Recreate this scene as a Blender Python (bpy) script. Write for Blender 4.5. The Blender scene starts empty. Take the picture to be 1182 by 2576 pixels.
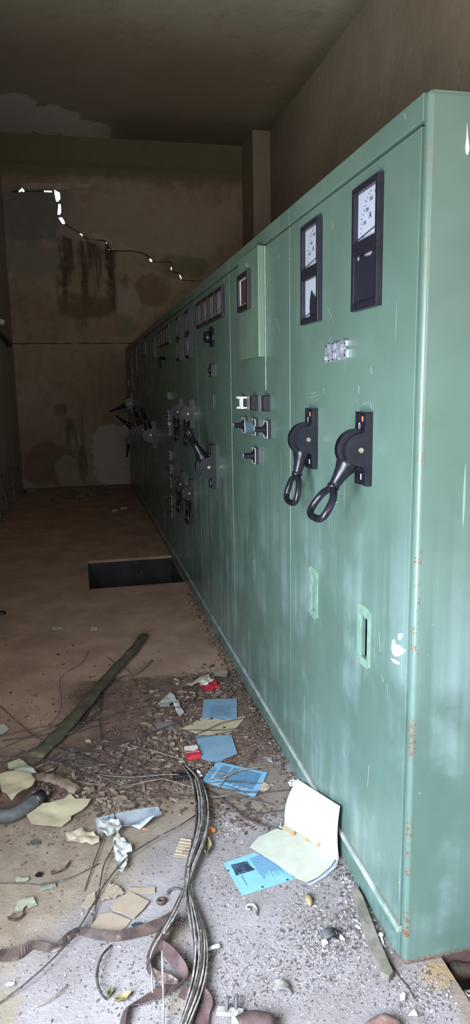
import bpy, bmesh, math, random
from mathutils import Vector, Matrix, noise
from mathutils.geometry import delaunay_2d_cdt
random.seed(7)
R = random.Random(11)
COL = bpy.context.scene.collection
PI = math.pi

# ------------------------------------------------------------------ camera
CAM = Vector((-.78378, -1.51486, 1.56778)); YAW, PIT, ROL, FPX = .21707, -.17831, -.01756, 1750.0
fw = Vector((math.sin(YAW)*math.cos(PIT), math.cos(YAW)*math.cos(PIT), math.sin(PIT)))
r0 = Vector((math.cos(YAW), -math.sin(YAW), 0)); u0 = r0.cross(fw)
cr, sr = math.cos(ROL), math.sin(ROL)
rt = cr*r0 + sr*u0; up = -sr*r0 + cr*u0
cd = bpy.data.cameras.new('camera'); cam = bpy.data.objects.new('camera', cd); COL.objects.link(cam)
cd.sensor_fit = 'VERTICAL'; cd.sensor_height = 36; cd.lens = FPX/2576*36; cd.clip_start = .02; cd.clip_end = 200
cam.matrix_world = Matrix(((rt.x, up.x, -fw.x, CAM.x), (rt.y, up.y, -fw.y, CAM.y), (rt.z, up.z, -fw.z, CAM.z), (0, 0, 0, 1)))
bpy.context.scene.camera = cam

def hit(px, py, ax, val):                 # where a sight line meets the plane of floor, cabinet front or wall
    d = fw + rt*((px-591)/FPX) - up*((py-1288)/FPX)
    return CAM + d*((val-CAM[ax])/d[ax])
def fl(px, py, z=0.0):
    p = hit(px, py, 2, z); return Vector((p.x, p.y, z))
def fr(px, py, x=0.0):
    p = hit(px, py, 0, x); return p.y, p.z
WY = 10.14
def bw(px, py):
    p = hit(px, py, 1, WY); return (p.x, p.z)

# ------------------------------------------------------------------ node helper
class S:
    def __init__(s, nt, o): s.nt, s.o = nt, o
    def _m(s, op, b=None, c=None, clamp=False):
        n = s.nt.nodes.new('ShaderNodeMath'); n.operation = op; n.use_clamp = clamp
        s.nt.links.new(s.o, n.inputs[0])
        for i, v in ((1, b), (2, c)):
            if v is None: continue
            if isinstance(v, S): s.nt.links.new(v.o, n.inputs[i])
            else: n.inputs[i].default_value = v
        return S(s.nt, n.outputs[0])
    def __add__(s, b): return s._m('ADD', b)
    def __sub__(s, b): return s._m('SUBTRACT', b)
    def __mul__(s, b): return s._m('MULTIPLY', b)
    def abs(s): return s._m('ABSOLUTE')
    def max(s, b): return s._m('MAXIMUM', b)
    def min(s, b): return s._m('MINIMUM', b)
    def step(s, a, b, lo=0.0, hi=1.0):
        n = s.nt.nodes.new('ShaderNodeMapRange'); n.interpolation_type = 'SMOOTHSTEP'
        s.nt.links.new(s.o, n.inputs[0])
        n.inputs[1].default_value = a; n.inputs[2].default_value = b; n.inputs[3].default_value = lo; n.inputs[4].default_value = hi
        return S(s.nt, n.outputs[0])
def new_mat(name):
    m = bpy.data.materials.new(name); m.use_nodes = True; nt = m.node_tree
    return m, nt, nt.nodes['Principled BSDF']
def pos(nt):
    g = nt.nodes.new('ShaderNodeNewGeometry'); x = nt.nodes.new('ShaderNodeSeparateXYZ'); nt.links.new(g.outputs['Position'], x.inputs[0])
    return S(nt, g.outputs['Position']), [S(nt, x.outputs[i]) for i in range(3)], S(nt, g.outputs['Random Per Island'])
def nz(nt, scale, detail=4, rough=.55, vec=None, stretch=None, dist=0, off=0):
    n = nt.nodes.new('ShaderNodeTexNoise'); n.inputs['Scale'].default_value = scale; n.inputs['Detail'].default_value = detail
    n.inputs['Roughness'].default_value = rough; n.inputs['Distortion'].default_value = dist
    v = vec or pos(nt)[0]
    mp = nt.nodes.new('ShaderNodeMapping'); nt.links.new(v.o, mp.inputs[0])
    if stretch: mp.inputs['Scale'].default_value = stretch
    mp.inputs['Location'].default_value = (off, off*.7, off*1.3)
    nt.links.new(mp.outputs[0], n.inputs['Vector'])
    return S(nt, n.outputs['Fac'])
def mix(nt, f, a, b):
    n = nt.nodes.new('ShaderNodeMix'); n.data_type = 'RGBA'
    if isinstance(f, S): nt.links.new(f.o, n.inputs[0])
    else: n.inputs[0].default_value = f
    for i, v in ((6, a), (7, b)):
        if isinstance(v, S): nt.links.new(v.o, n.inputs[i])
        else: n.inputs[i].default_value = (*v, 1)
    return S(nt, n.outputs[2])
def bump(nt, b, h, strength=.3, dist=.01):
    n = nt.nodes.new('ShaderNodeBump'); n.inputs['Strength'].default_value = strength; n.inputs['Distance'].default_value = dist
    nt.links.new(h.o, n.inputs['Height']); nt.links.new(n.outputs[0], b.inputs['Normal'])
def setc(nt, b, c, rough=None):
    nt.links.new(c.o, b.inputs['Base Color'])
    if isinstance(rough, S): nt.links.new(rough.o, b.inputs['Roughness'])
    elif rough is not None: b.inputs['Roughness'].default_value = rough
def simple(name, c, rough=.6, var=.25, scale=40, dirt=None, dirt_t=.62, metal=0, bmp=0, spec=.5):
    m, nt, b = new_mat(name)
    n = nz(nt, scale)
    col = mix(nt, n.step(.3, .7), tuple(v*(1-var) for v in c), tuple(min(1, v*(1+var*.6)) for v in c))
    if dirt: col = mix(nt, nz(nt, scale*.35, 6, .65, off=3).step(dirt_t, dirt_t+.1), col, dirt)
    setc(nt, b, col, rough); b.inputs['Metallic'].default_value = metal; b.inputs['Specular IOR Level'].default_value = spec
    if bmp: bump(nt, b, nz(nt, scale*1.5), bmp, .004)
    return m
def blob(nt, a, b_, ca, cb, ra, rb, wob, soft=.25):   # soft-edged patch in two coordinates
    u, v = (a-ca)*(1/ra), (b_-cb)*(1/rb); u, v = u*u, v*v
    d = (u*u+v).min(u+v*v)*.5+(u+v)*.35 + (wob-.5)*2.4
    return d.step(1.0, 1.0-soft*1.6)

# ------------------------------------------------------------------ materials
def green_mat(name, base, front=False):
    m, nt, b = new_mat(name); P, (x, y, z), _ = pos(nt)
    c = mix(nt, nz(nt, 2.2, 5).step(.3, .7), tuple(v*.9 for v in base), tuple(v*1.1 for v in base))
    # bluish daylight sheen painted into the colour low down, plus drip streaks
    st = nz(nt, 14, 4, .6, stretch=(1, 1, .03)); lo = z.step(1.45, .7)*nz(nt, 2.5, 5, .6, off=5).step(.4, .62)
    c = mix(nt, lo*st.step(.3, .75)*.36, c, (.40, .53, .56))
    run = nz(nt, 60, 1, .5, stretch=(1, 1, .006), off=8).step(.66, .69)
    c = mix(nt, run*z.step(1.5, 1.1)*.16, c, (.09, .19, .17))
    run2 = nz(nt, 70, 1, .5, stretch=(1, 1, .03), off=20).step(.74, .76)
    c = mix(nt, run2*.35, c, (.45, .58, .55))
    # rust at sheet edges: near corner, door foot
    sp = nz(nt, 120, 4, .7, off=2); sp2 = nz(nt, 11, 4, .7, off=12)
    corner = (x+0).abs().step(.022, .006)*y.abs().step(.022, .006)*sp2.step(.49, .58)*sp.step(.49, .56)*z.step(2.1, 1.2, .35, 1)
    foot = (z-.100).abs().step(.014, .004)*y.step(1.2, .3, .3, 1)*sp.step(.42, .5)*x.step(.02, .01)
    base_e = z.step(.03, .008)*sp.step(.42, .52)*y.step(.05, .02)
    fleck = nz(nt, 60, 2, .5, off=31).step(.76, .775)
    c = mix(nt, (corner.max(foot).max(base_e)).max(fleck*.8), c, (.15, .06, .032))
    white = nz(nt, 75, 2, .5, off=47).step(.785, .80)
    c = mix(nt, white*.7, c, (.6, .7, .68))
    setc(nt, b, c, nz(nt, 5, 4, off=9).step(.3, .7, .24, .42)); b.inputs['Specular IOR Level'].default_value = .55
    bump(nt, b, nz(nt, 3, 3), .12, .01)
    return m
GREEN = green_mat('green_enamel', (.090, .150, .127))
GREEN2 = green_mat('pale_green_enamel', (.105, .175, .13))
BLACK = simple('black_bakelite', (.009, .009, .016), .30, .3, 30, (.10, .09, .11), .70, spec=.4)
BEZEL = simple('dark_bezel', (.013, .012, .021), .32, .3, 60, (.10, .09, .11), .68)
STEEL = simple('dull_steel', (.42, .38, .30), .35, .3, 60, (.2, .16, .12), metal=.8)
def dial_mat(name, soot):
    m, nt, b = new_mat(name); P, (x, y, z), _ = pos(nt)
    c = mix(nt, nz(nt, 8), (.40, .44, .54), (.48, .52, .62))
    if soot:
        cy, cz, ry, rz = soot
        w = nz(nt, 22, 3, off=4)
        c = mix(nt, blob(nt, y, z, cy, cz, ry, rz, w, .2), c, (.012, .011, .022))
    setc(nt, b, c, .55)
    return m
DIAL = dial_mat('dial_card', None); DIAL_OLD = simple('aged_dial_card', (.30, .29, .28), .6, .2, 20)
DIAL_DARK = simple('blank_dark_dial', (.03, .028, .03), .5)
INK = simple('dial_ink', (.03, .03, .05), .6); ORANGE = simple('orange_mark', (.75, .22, .06), .5); WHITE = simple('white_mark', (.75, .75, .78), .5)
CHROME = simple('badge_chrome', (.66, .66, .80), .22, .2, 90, (.12, .12, .16), .6, metal=.75)
def glass_mat():
    m, nt, b = new_mat('meter_glass'); out = nt.nodes['Material Output']
    t = nt.nodes.new('ShaderNodeBsdfTransparent'); g = nt.nodes.new('ShaderNodeBsdfGlossy'); g.inputs['Roughness'].default_value = .06
    t.inputs[0].default_value = (.93, .95, .97, 1)
    lw = nt.nodes.new('ShaderNodeLayerWeight'); lw.inputs[0].default_value = .5
    f0 = S(nt, lw.outputs['Facing']); f0 = f0*f0; f0 = f0*f0*.55+.03
    mx = nt.nodes.new('ShaderNodeMixShader'); nt.links.new(f0.o, mx.inputs[0]); nt.links.new(t.outputs[0], mx.inputs[1]); nt.links.new(g.outputs[0], mx.inputs[2])
    nt.links.new(mx.outputs[0], out.inputs[0]); return m
GLASS = glass_mat()
RUST = simple('rusty_iron', (.055, .033, .028), .7, .6, 26, (.22, .155, .14), .55, bmp=.6)
RUSTB = simple('rusty_brown_iron', (.085, .050, .050), .6, .4, 22, (.27, .20, .16), .62, bmp=.5)
def paper(name, c, dirt=(.2, .14, .1), t=.66, sc=30): return simple(name, c, .8, .08, sc, dirt, t, spec=.2)
BLUE = paper('blue_paper', (.17, .36, .54)); BLUE_D = paper('dusty_blue_paper', (.17, .28, .38), (.14, .16, .17), .64, 18)
CREAM = paper('cream_paper', (.42, .36, .25), (.22, .17, .11), .63); PALE = paper('pale_card', (.40, .41, .35), (.4, .32, .25), .7)
WHITEP = paper('white_card', (.74, .74, .70), (.6, .45, .3), .74); TAN = paper('tan_paper', (.38, .32, .24), (.2, .15, .11), .58)
GREYP = paper('grey_print_paper', (.33, .36, .41), (.3, .3, .3), .7); TISSUE = paper('crumpled_white_paper', (.36, .36, .345), (.3, .27, .23), .62)
BEIGE = paper('dusty_beige_sheet', (.20, .165, .14), (.14, .105, .09), .6, 14)
CARD = paper('corrugated_card', (.28, .225, .17), (.2, .15, .11), .6)
TEXT = simple('print_ink', (.07, .13, .22), .8)
PHOTO = simple('printed_photo', (.03, .05, .09), .6, .7, 45, (.12, .22, .33), .55)
LEAF = simple('dry_leaf', (.17, .12, .09), .8, .45, 30); LEAF_O = simple('orange_leaf', (.5, .17, .06), .7, .3, 60)
SLOTP = simple('chipped_slot_paint', (.16, .26, .20), .5, .15, 30, (.13, .06, .04), .64)
LEDGE = simple('worn_ledge_paint', (.30, .35, .34), .6, .3, 14, (.15, .24, .20), .56)
WIRE_D = simple('dark_weathered_wire', (.055, .042, .04), .7, .5, 60, (.24, .2, .18), .58)
WIRE_G = simple('grey_weathered_wire', (.27, .25, .235), .65, .5, 45, (.06, .05, .05), .58, bmp=.4)
STRAW = simple('dry_stalk', (.20, .16, .125), .8, .4, 50)
WOOD = simple('weathered_wood', (.17, .155, .13), .85, .35, 25, (.12, .1, .08), .6, bmp=.5)
OLIVE = simple('olive_plastic', (.062, .060, .038), .7, .35, 14, (.13, .10, .07), .56)
GREYT = simple('grey_rubber', (.07, .075, .075), .7, .3, 30, (.14, .13, .11), .6); BLK = simple('matt_black_plastic', (.012, .012, .014), .4)
RED = simple('red_print', (.40, .022, .038), .6, .2, 60, (.2, .12, .1), .66); PACKW = simple('pack_white', (.58, .56, .52), .6, .2, 80, (.3, .25, .2), .66)
PLAST = simple('white_plastic', (.82, .82, .78), .4, .1); STONE = simple('broken_masonry', (.20, .11, .09), .9, .45, 30, (.30, .27, .26), .55, bmp=.6)
GSHARD = simple('pale_green_shard', (.29, .295, .23), .6, .1)

def wall_mat(name, kind):
    m, nt, b = new_mat(name); P, (x, y, z), _ = pos(nt)
    w = nz(nt, 2.6, 6, .65, dist=.4); w2 = nz(nt, 7, 6, .6, off=7); big = nz(nt, .7, 5, .6, off=3)
    if kind == 'back':
        c = mix(nt, big.step(.35, .65), (.30, .225, .165), (.38, .31, .25))
        c = mix(nt, w2.step(.45, .7)*.5, c, (.21, .17, .12))
        tex = nz(nt, 5, 6, .7, off=21).step(.25, .5, .45, 1)
        def pb(x0, y0, x1, y1, col, a=1.0, soft=.35, ww=None):
            nonlocal c
            p, q = bw(x0, y0), bw(x1, y1)
            c = mix(nt, blob(nt, x, z, (p[0]+q[0])/2, (p[1]+q[1])/2, abs(q[0]-p[0])/2*1.1, abs(q[1]-p[1])/2*1.1, ww or w, soft)*tex*a, c, col)
        pb(-30, 465, 205, 610, (.20, .20, .185), .9)                  # grey render, upper left
        pb(10, 610, 150, 690, (.27, .235, .215), .8)
        pb(160, 475, 610, 640, (.39, .32, .26), .7)                   # buff plaster
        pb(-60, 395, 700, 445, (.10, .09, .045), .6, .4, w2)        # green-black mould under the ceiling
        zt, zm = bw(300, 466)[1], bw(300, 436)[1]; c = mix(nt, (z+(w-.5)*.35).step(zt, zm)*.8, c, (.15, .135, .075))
        pb(400, 640, 520, 700, (.15, .15, .09), .6)
        def streak(x0, y0, x1, y1, t, col, al, sc=5, off=0):
            nonlocal c
            p, q = bw(x0, y0), bw(x1, y1); xa, xb, za, zb = min(p[0], q[0]), max(p[0], q[0]), min(p[1], q[1]), max(p[1], q[1])
            xw, zw = x+(w2-.5)*.16, z+(w-.5)*.5
            m_ = xw.step(xa-.04, xa+.05)*xw.step(xb+.04, xb-.05)*zw.step(zb+.02, zb-.04)*zw.step(za-.25, za+.35)
            c = mix(nt, m_*nz(nt, sc, 5, .6, stretch=(1, 1, .10), off=off).step(t, t+.12)*w2.step(.25, .5, .5, 1)*al, c, col)
        streak(145, 602, 300, 780, .47, (.075, .05, .038), .85, 5, 4); streak(262, 605, 294, 770, .30, (.06, .038, .03), .9, 6, 9)
        streak(218, 605, 240, 700, .36, (.08, .055, .04), .85, 6, 2); streak(155, 602, 180, 690, .38, (.10, .07, .05), .8, 6, 7)
        streak(140, 690, 165, 780, .45, (.09, .06, .045), .8, 6, 13); streak(185, 770, 262, 830, .5, (.09, .07, .05), .8, 7, 17); streak(311, 690, 321, 730, .2, (.08, .05, .04), .8, 7, 3)
        streak(150, 1050, 215, 1140, .45, (.13, .09, .065), .8, 6, 23); streak(420, 470, 615, 640, .55, (.22, .17, .13), .6, 4, 29)
        pb(140, 735, 300, 800, (.15, .10, .075), .75, .5)
        pb(345, 690, 425, 770, (.22, .155, .11), .8)
        pb(290, 725, 350, 800, (.42, .37, .33), .7)
        pb(290, 790, 345, 850, (.17, .19, .13), .5)
        pb(135, 1018, 168, 1045, (.10, .075, .06), .8)
        pb(60, 1020, 170, 1110, (.33, .26, .225), .5)
        pb(60, 1120, 195, 1220, (.17, .115, .09), .7)
        pb(140, 1150, 195, 1215, (.36, .31, .23), .8, .12)
        pb(235, 1075, 345, 1215, (.50, .45, .40), .9, .1, w)
        pb(195, 1120, 222, 1215, (.17, .12, .07), .7)
        ln = bw(180, 864)[1]
        c = mix(nt, (z-ln).abs().step(.014, .006)*w2.step(.3, .45), c, (.10, .08, .06))
    elif kind == 'ceil':
        c = mix(nt, big.step(.35, .65), (.60, .57, .48), (.72, .69, .61))
        c = mix(nt, w.step(.5, .72)*.6, c, (.42, .385, .30))
        pts = [((40, 285), (75, 40)), ((120, 300), (70, 35)), ((215, 330), (60, 25)), ((255, 385), (60, 18)), ((20, 330), (60, 30))]
        f = None
        for (px, py), (rx, ry) in pts:
            a = hit(px, py, 2, 5.35); bx = hit(px+rx, py, 2, 5.35); by = hit(px, py+ry, 2, 5.35)
            d = blob(nt, x, y, a.x, a.y, abs(bx.x-a.x)*.9+.05, abs(by.y-a.y), w, .12); f = d if f is None else f.max(d)
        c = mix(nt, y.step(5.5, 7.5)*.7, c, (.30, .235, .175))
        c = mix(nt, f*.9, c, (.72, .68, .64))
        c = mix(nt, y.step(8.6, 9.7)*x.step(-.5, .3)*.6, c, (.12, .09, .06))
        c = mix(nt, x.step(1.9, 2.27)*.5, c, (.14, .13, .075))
    elif kind == 'left':
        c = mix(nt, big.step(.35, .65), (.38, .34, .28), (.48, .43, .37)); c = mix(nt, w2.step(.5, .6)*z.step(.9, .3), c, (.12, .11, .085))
    else:
        c = mix(nt, big.step(.35, .65), (.42, .37, .31), (.52, .46, .40)); c = mix(nt, w.step(.5, .75)*.4, c, (.25, .22, .18))
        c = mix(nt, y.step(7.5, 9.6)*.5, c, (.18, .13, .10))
    setc(nt, b, c, .93); b.inputs['Specular IOR Level'].default_value = .2
    bump(nt, b, w2, .4, .02)
    return m
def floor_mat():
    m, nt, b = new_mat('dusty_concrete'); P, (x, y, z), _ = pos(nt)
    w = nz(nt, 3.2, 7, .68, dist=.3); w2 = nz(nt, 13, 6, .7, off=7); fine = nz(nt, 90, 4, .7, off=1); grit = nz(nt, 220, 2, .6, off=15)
    far = mix(nt, w.step(.35, .65), (.29, .192, .146), (.40, .275, .21))
    far = mix(nt, w2.step(.64, .74)*.35, far, (.50, .38, .30))
    dirt = mix(nt, w2.step(.35, .65), (.10, .062, .048), (.17, .115, .09))
    grey = mix(nt, w.step(.35, .68), (.20, .178, .178), (.285, .26, .268))
    grey = mix(nt, fine.step(.52, .68)*.5, grey, (.15, .13, .13))
    grey = mix(nt, grit.step(.66, .72)*.5, grey, (.5, .48, .51))
    tan = mix(nt, w2.step(.35, .7), (.20, .155, .115), (.27, .22, .175))
    yy = y+(w-.5)*.9; xx = x+(w-.5)*.5
    c = mix(nt, (y+x*.12+(w2-.5)*.12).step(2.10, 2.02)*(x+(w-.5)*.5).step(-1.05, -.80), far, dirt)
    c = mix(nt, (y+(w-.5)*.5).step(1.75, 1.35)*.8, c, dirt)
    c = mix(nt, (yy-x*.15).step(1.18, .92), c, tan)
    c = mix(nt, (yy-xx*.9).step(1.35, 1.05), c, grey)
    c = mix(nt, (x-.05).step(.0, .03)*.75, c, mix(nt, w2.step(.4, .6), (.27, .22, .175), (.19, .14, .10)))
    c = mix(nt, blob(nt, x, y, .075, -.045, .05, .05, w2, .5)*.7, c, (.30, .20, .09))
    # damp rust marks of the shape the litter left
    for px, py, a in ((430, 2350, .06), (440, 2500, .05), (10, 2540, .05), (520, 2100, .05), (520, 2000, .08)):
        q = fl(px, py); c = mix(nt, blob(nt, x, y, q.x, q.y, a, a*1.5, w2, .8)*.5, c, (.22, .17, .08))
    # cracks in the screed
    setc(nt, b, c, .92); b.inputs['Specular IOR Level'].default_value = .25
    bump(nt, b, w2*.6+fine*.35+grit*.15, .55, .012)
    return m
def debris_mat(name, ramp):
    m, nt, b = new_mat(name); _, _, rnd = pos(nt)
    n = nt.nodes.new('ShaderNodeValToRGB'); nt.links.new(rnd.o, n.inputs[0]); n.color_ramp.interpolation = 'CONSTANT'
    e = n.color_ramp.elements
    while len(e) < len(ramp): e.new(.5)
    for i, c in enumerate(ramp): e[i].position = i/len(ramp); e[i].color = (*c, 1)
    nt.links.new(n.outputs[0], b.inputs['Base Color']); b.inputs['Roughness'].default_value = .85; b.inputs['Specular IOR Level'].default_value = .2
    return m

# ------------------------------------------------------------------ mesh helpers
class MB:
    def __init__(s): s.v = []; s.f = []; s.sm = []
    def add(s, v, f, smooth=False):
        o = len(s.v); s.v += [Vector(p) for p in v]; s.f += [tuple(i+o for i in q) for q in f]; s.sm += [smooth]*len(f); return s
    def xf(s, M): s.v = [M@p for p in s.v]; return s
    def box(s, a, b, bev=0, seg=2):
        bm = bmesh.new(); bmesh.ops.create_cube(bm, size=1)
        a, b = Vector(a), Vector(b); c = (a+b)/2; d = b-a
        for v in bm.verts: v.co = Vector((v.co.x*d.x, v.co.y*d.y, v.co.z*d.z))+c
        if bev: bmesh.ops.bevel(bm, geom=bm.edges[:], offset=bev, segments=seg, affect='EDGES', profile=.5)
        return s.bm(bm)
    def bm(s, bm, smooth=False):
        bm.verts.index_update(); s.add([v.co.copy() for v in bm.verts], [[v.index for v in f.verts] for f in bm.faces], smooth); bm.free(); return s
    def bar(s, p, q, w, h, upv=(0, 0, 1), bev=0):
        p, q = Vector(p), Vector(q); d = q-p; L = d.length; d.normalize(); sd = d.cross(Vector(upv)).normalized(); uu = sd.cross(d)
        t = MB().box((-L/2, -w/2, -h/2), (L/2, w/2, h/2), bev)
        M = Matrix((( d.x, sd.x, uu.x), (d.y, sd.y, uu.y), (d.z, sd.z, uu.z))).to_4x4(); M.translation = (p+q)/2
        t.xf(M); return s.add(t.v, t.f)
    def prism(s, poly, fn, w0, w1, smooth=False):     # poly in (a,b), fn(a,b,w) -> point
        n = len(poly); v = [fn(a, b, w0) for a, b in poly]+[fn(a, b, w1) for a, b in poly]
        return s.add(v, [tuple(range(n)), tuple(range(2*n-1, n-1, -1))]+[(i, (i+1) % n, n+(i+1) % n, n+i) for i in range(n)], smooth)
    def tube(s, pts, rad, n=8, closed=False, flat=1.0, caps=True):
        pts = [Vector(p) for p in pts]; m = len(pts); rad = rad if isinstance(rad, (list, tuple)) else [rad]*m
        V = []; ref = Vector((0, 0, 1)); prev = None
        for i, p in enumerate(pts):
            a = pts[(i-1) % m] if (closed or i) else p; b = pts[(i+1) % m] if (closed or i < m-1) else p
            t = (b-a).normalized()
            if prev is None:
                sd = t.cross(ref)
                if sd.length < .1: sd = t.cross(Vector((0, 1, 0)))
            else: sd = prev - t*prev.dot(t)
            sd.normalize(); prev = sd; uu = sd.cross(t)
            for k in range(n):
                an = 2*PI*k/n; V.append(p+(sd*math.cos(an)+uu*math.sin(an)*flat)*rad[i])
        F = []
        for i in range(m if closed else m-1):
            j = (i+1) % m
            for k in range(n): F.append((i*n+k, i*n+(k+1) % n, j*n+(k+1) % n, j*n+k))
        s.add(V, F, True)
        if not closed and caps:
            o = len(s.v)-len(V); s.f += [tuple(o+k for k in range(n))[::-1], tuple(o+(m-1)*n+k for k in range(n))]; s.sm += [False, False]
        return s
    def cyl(s, p, q, r, n=20, r2=None): return s.tube([p, q], [r, r2 if r2 is not None else r], n)
def cat(pts, sub=6, closed=False):
    P = [Vector(p) for p in pts]; n = len(P); out = []
    for i in range(n if closed else n-1):
        g = (lambda k: P[k % n]) if closed else (lambda k: P[max(0, min(n-1, k))])
        a, b, c, d = g(i-1), g(i), g(i+1), g(i+2)
        for k in range(sub):
            t = k/sub; out.append(.5*((2*b)+(c-a)*t+(2*a-5*b+4*c-d)*t*t+(3*b-a-3*c+d)*t**3))
    if not closed: out.append(P[-1])
    return out
ORG = {}
def empty(name, loc, label, cat_, group=None):
    o = bpy.data.objects.new(name, None); COL.objects.link(o); o.location = loc; o.empty_display_size = .05
    ORG[o] = Vector(loc); return tag(o, label, cat_, group)
def tag(o, label=None, cat_=None, group=None, kind=None):
    if label: o['label'] = label
    if cat_: o['category'] = cat_
    if group: o['group'] = group
    if kind: o['kind'] = kind
    return o
def obj(name, mb, mat, parent=None, solid=0, center=True, label=None):
    if parent is not None: org = ORG[parent]
    elif center and mb.v:
        lo = Vector([min(p[i] for p in mb.v) for i in range(3)]); hi = Vector([max(p[i] for p in mb.v) for i in range(3)])
        org = Vector(((lo.x+hi.x)/2, (lo.y+hi.y)/2, lo.z))
    else: org = Vector((0, 0, 0))
    me = bpy.data.meshes.new(name); me.from_pydata([tuple(p-org) for p in mb.v], [], mb.f); me.update()
    me.polygons.foreach_set('use_smooth', mb.sm)
    bm = bmesh.new(); bm.from_mesh(me); bmesh.ops.recalc_face_normals(bm, faces=bm.faces[:]); bm.to_mesh(me); bm.free()
    me.materials.append(mat); o = bpy.data.objects.new(name, me); COL.objects.link(o)
    if parent is not None: o.parent = parent
    else: o.location = org
    ORG[o] = org
    if solid:
        md = o.modifiers.new('thickness', 'SOLIDIFY'); md.thickness = solid; md.offset = 1
        if any(mb.sm): es = o.modifiers.new('crisp_rim', 'EDGE_SPLIT'); es.split_angle = math.radians(50)
    if label: o['label'] = label
    return o
def eval_curve(cu, name='tmp'):
    o = bpy.data.objects.new(name, cu); COL.objects.link(o)
    dg = bpy.context.evaluated_depsgraph_get(); me = bpy.data.meshes.new_from_object(o.evaluated_get(dg))
    v = [p.co.copy() for p in me.vertices]; f = [tuple(p.vertices) for p in me.polygons]
    bpy.data.objects.remove(o); bpy.data.meshes.remove(me); bpy.data.curves.remove(cu); return v, f
def filled(loops, fn, thick, bev=0):                 # plate with real holes; fn(a,b,w)
    cu = bpy.data.curves.new('c', 'CURVE'); cu.dimensions = '2D'; cu.fill_mode = 'BOTH'; cu.extrude = thick/2; cu.bevel_depth = bev; cu.bevel_resolution = 1
    for L in loops:
        sp = cu.splines.new('POLY'); sp.points.add(len(L)-1); sp.use_cyclic_u = True
        for i, (a, b) in enumerate(L): sp.points[i].co = (a, b, 0, 1)
    v, f = eval_curve(cu); return MB().add([fn(p.x, p.y, p.z) for p in v], f)
def text_mb(s, size, fn, ext=0):
    cu = bpy.data.curves.new('t', 'FONT'); cu.body = s; cu.size = size; cu.extrude = ext; cu.align_x = 'CENTER'; cu.align_y = 'CENTER'; cu.resolution_u = 3
    v, f = eval_curve(cu); return MB().add([fn(p.x, p.y, p.z) for p in v], f)
def rect(a0, b0, a1, b1): return [(a0, b0), (a1, b0), (a1, b1), (a0, b1)]
FRONT = lambda y, z, w: Vector((-w, y, z))            # w = distance out of the cabinet front

# ------------------------------------------------------------------ room
XL, XR, HC = -1.72, 2.27, 5.35
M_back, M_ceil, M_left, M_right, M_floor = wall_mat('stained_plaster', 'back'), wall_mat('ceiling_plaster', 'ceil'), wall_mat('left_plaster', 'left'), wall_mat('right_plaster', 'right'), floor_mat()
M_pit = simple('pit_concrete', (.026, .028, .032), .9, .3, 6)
def struct(name, mb, m, label=None):
    o = obj(name, mb, m, center=False); o['kind'] = 'structure'; return o
pit1 = rect(-.775, 3.96, .0, 4.9); pit2 = rect(.115, -1.3, .8, .3)
struct('floor', filled([rect(-3.2, -4.2, 2.5, 10.3), pit1, pit2], lambda a, b, w: Vector((a, b, w-.012)), .024), M_floor)
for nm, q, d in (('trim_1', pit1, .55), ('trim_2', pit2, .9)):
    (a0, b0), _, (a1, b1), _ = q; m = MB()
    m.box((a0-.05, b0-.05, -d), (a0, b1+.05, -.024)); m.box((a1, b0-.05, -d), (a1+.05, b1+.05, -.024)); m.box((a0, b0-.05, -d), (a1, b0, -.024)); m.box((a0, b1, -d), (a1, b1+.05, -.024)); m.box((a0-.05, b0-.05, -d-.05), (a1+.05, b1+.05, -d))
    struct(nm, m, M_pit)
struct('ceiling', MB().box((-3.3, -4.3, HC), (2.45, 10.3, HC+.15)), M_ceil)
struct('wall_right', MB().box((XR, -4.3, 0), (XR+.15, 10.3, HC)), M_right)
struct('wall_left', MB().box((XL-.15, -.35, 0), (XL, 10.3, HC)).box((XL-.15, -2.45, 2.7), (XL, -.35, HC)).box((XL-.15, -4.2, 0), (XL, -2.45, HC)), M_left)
struct('wall_near', filled([rect(-3.3, 0, 2.4, HC), rect(-.95, 1.25, 1.35, 3.35)], lambda a, b, w: Vector((a, -4.2+w, b)), .14), M_right)  # unseen opening added to hold the rear fill lamp
struct('trim_3', MB().box((2.0, 9.42, 0), (XR, WY, HC)), M_right)              # pilaster in the far corner
# far wall: plaster leaf with the stepped crack cut through, brick leaf behind with the openings daylight comes through
crack = [(28, 482, 2), (46, 481, 3), (55, 474, 5), (60, 481, 3), (85, 482, 1.2), (108, 481, 3), (130, 481, 3), (136, 480, 4), (145, 486, 6), (146, 500, 6), (144, 507, 3), (149, 514, 4), (149, 534, 5), (148, 541, 3), (155, 551, 4),
         (160, 560, 4), (172, 570, 1.3), (190, 580, 1.2), (204, 589, 2.4), (215, 600, 1.4), (262, 605, 1.6), (269, 612, 1.6), (274, 627, 1.5), (285, 632, 1.5), (335, 632, 1.3), (360, 637, 1.6), (374, 645, 2), (380, 655, 2.8),
         (388, 659, 1.4), (426, 659, 1.3), (431, 663, 1.6), (431, 676, 1.8), (438, 684, 1.4), (450, 688, 1.4), (455, 697, 2), (458, 705, 1.6), (505, 707, 1)]
def band(pts, grow=0):
    L, Rr = [], []
    for i, (x, y, h) in enumerate(pts):
        a = pts[max(0, i-1)]; b = pts[min(len(pts)-1, i+1)]; dx, dy = b[0]-a[0], b[1]-a[1]; l = math.hypot(dx, dy); nx, ny = -dy/l, dx/l
        j = 1+.35*math.sin(i*7.3); h = h+grow
        L.append(bw(x+nx*h*j, y+ny*h*j)); Rr.append(bw(x-nx*h, y-ny*h))
    return L+Rr[::-1]
hole = band(crack)
struct('wall_back', filled([rect(-3.2, -.05, 2.4, HC), hole], lambda a, b, w: Vector((a, WY+.02+w, b)), .04), M_back)
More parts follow.
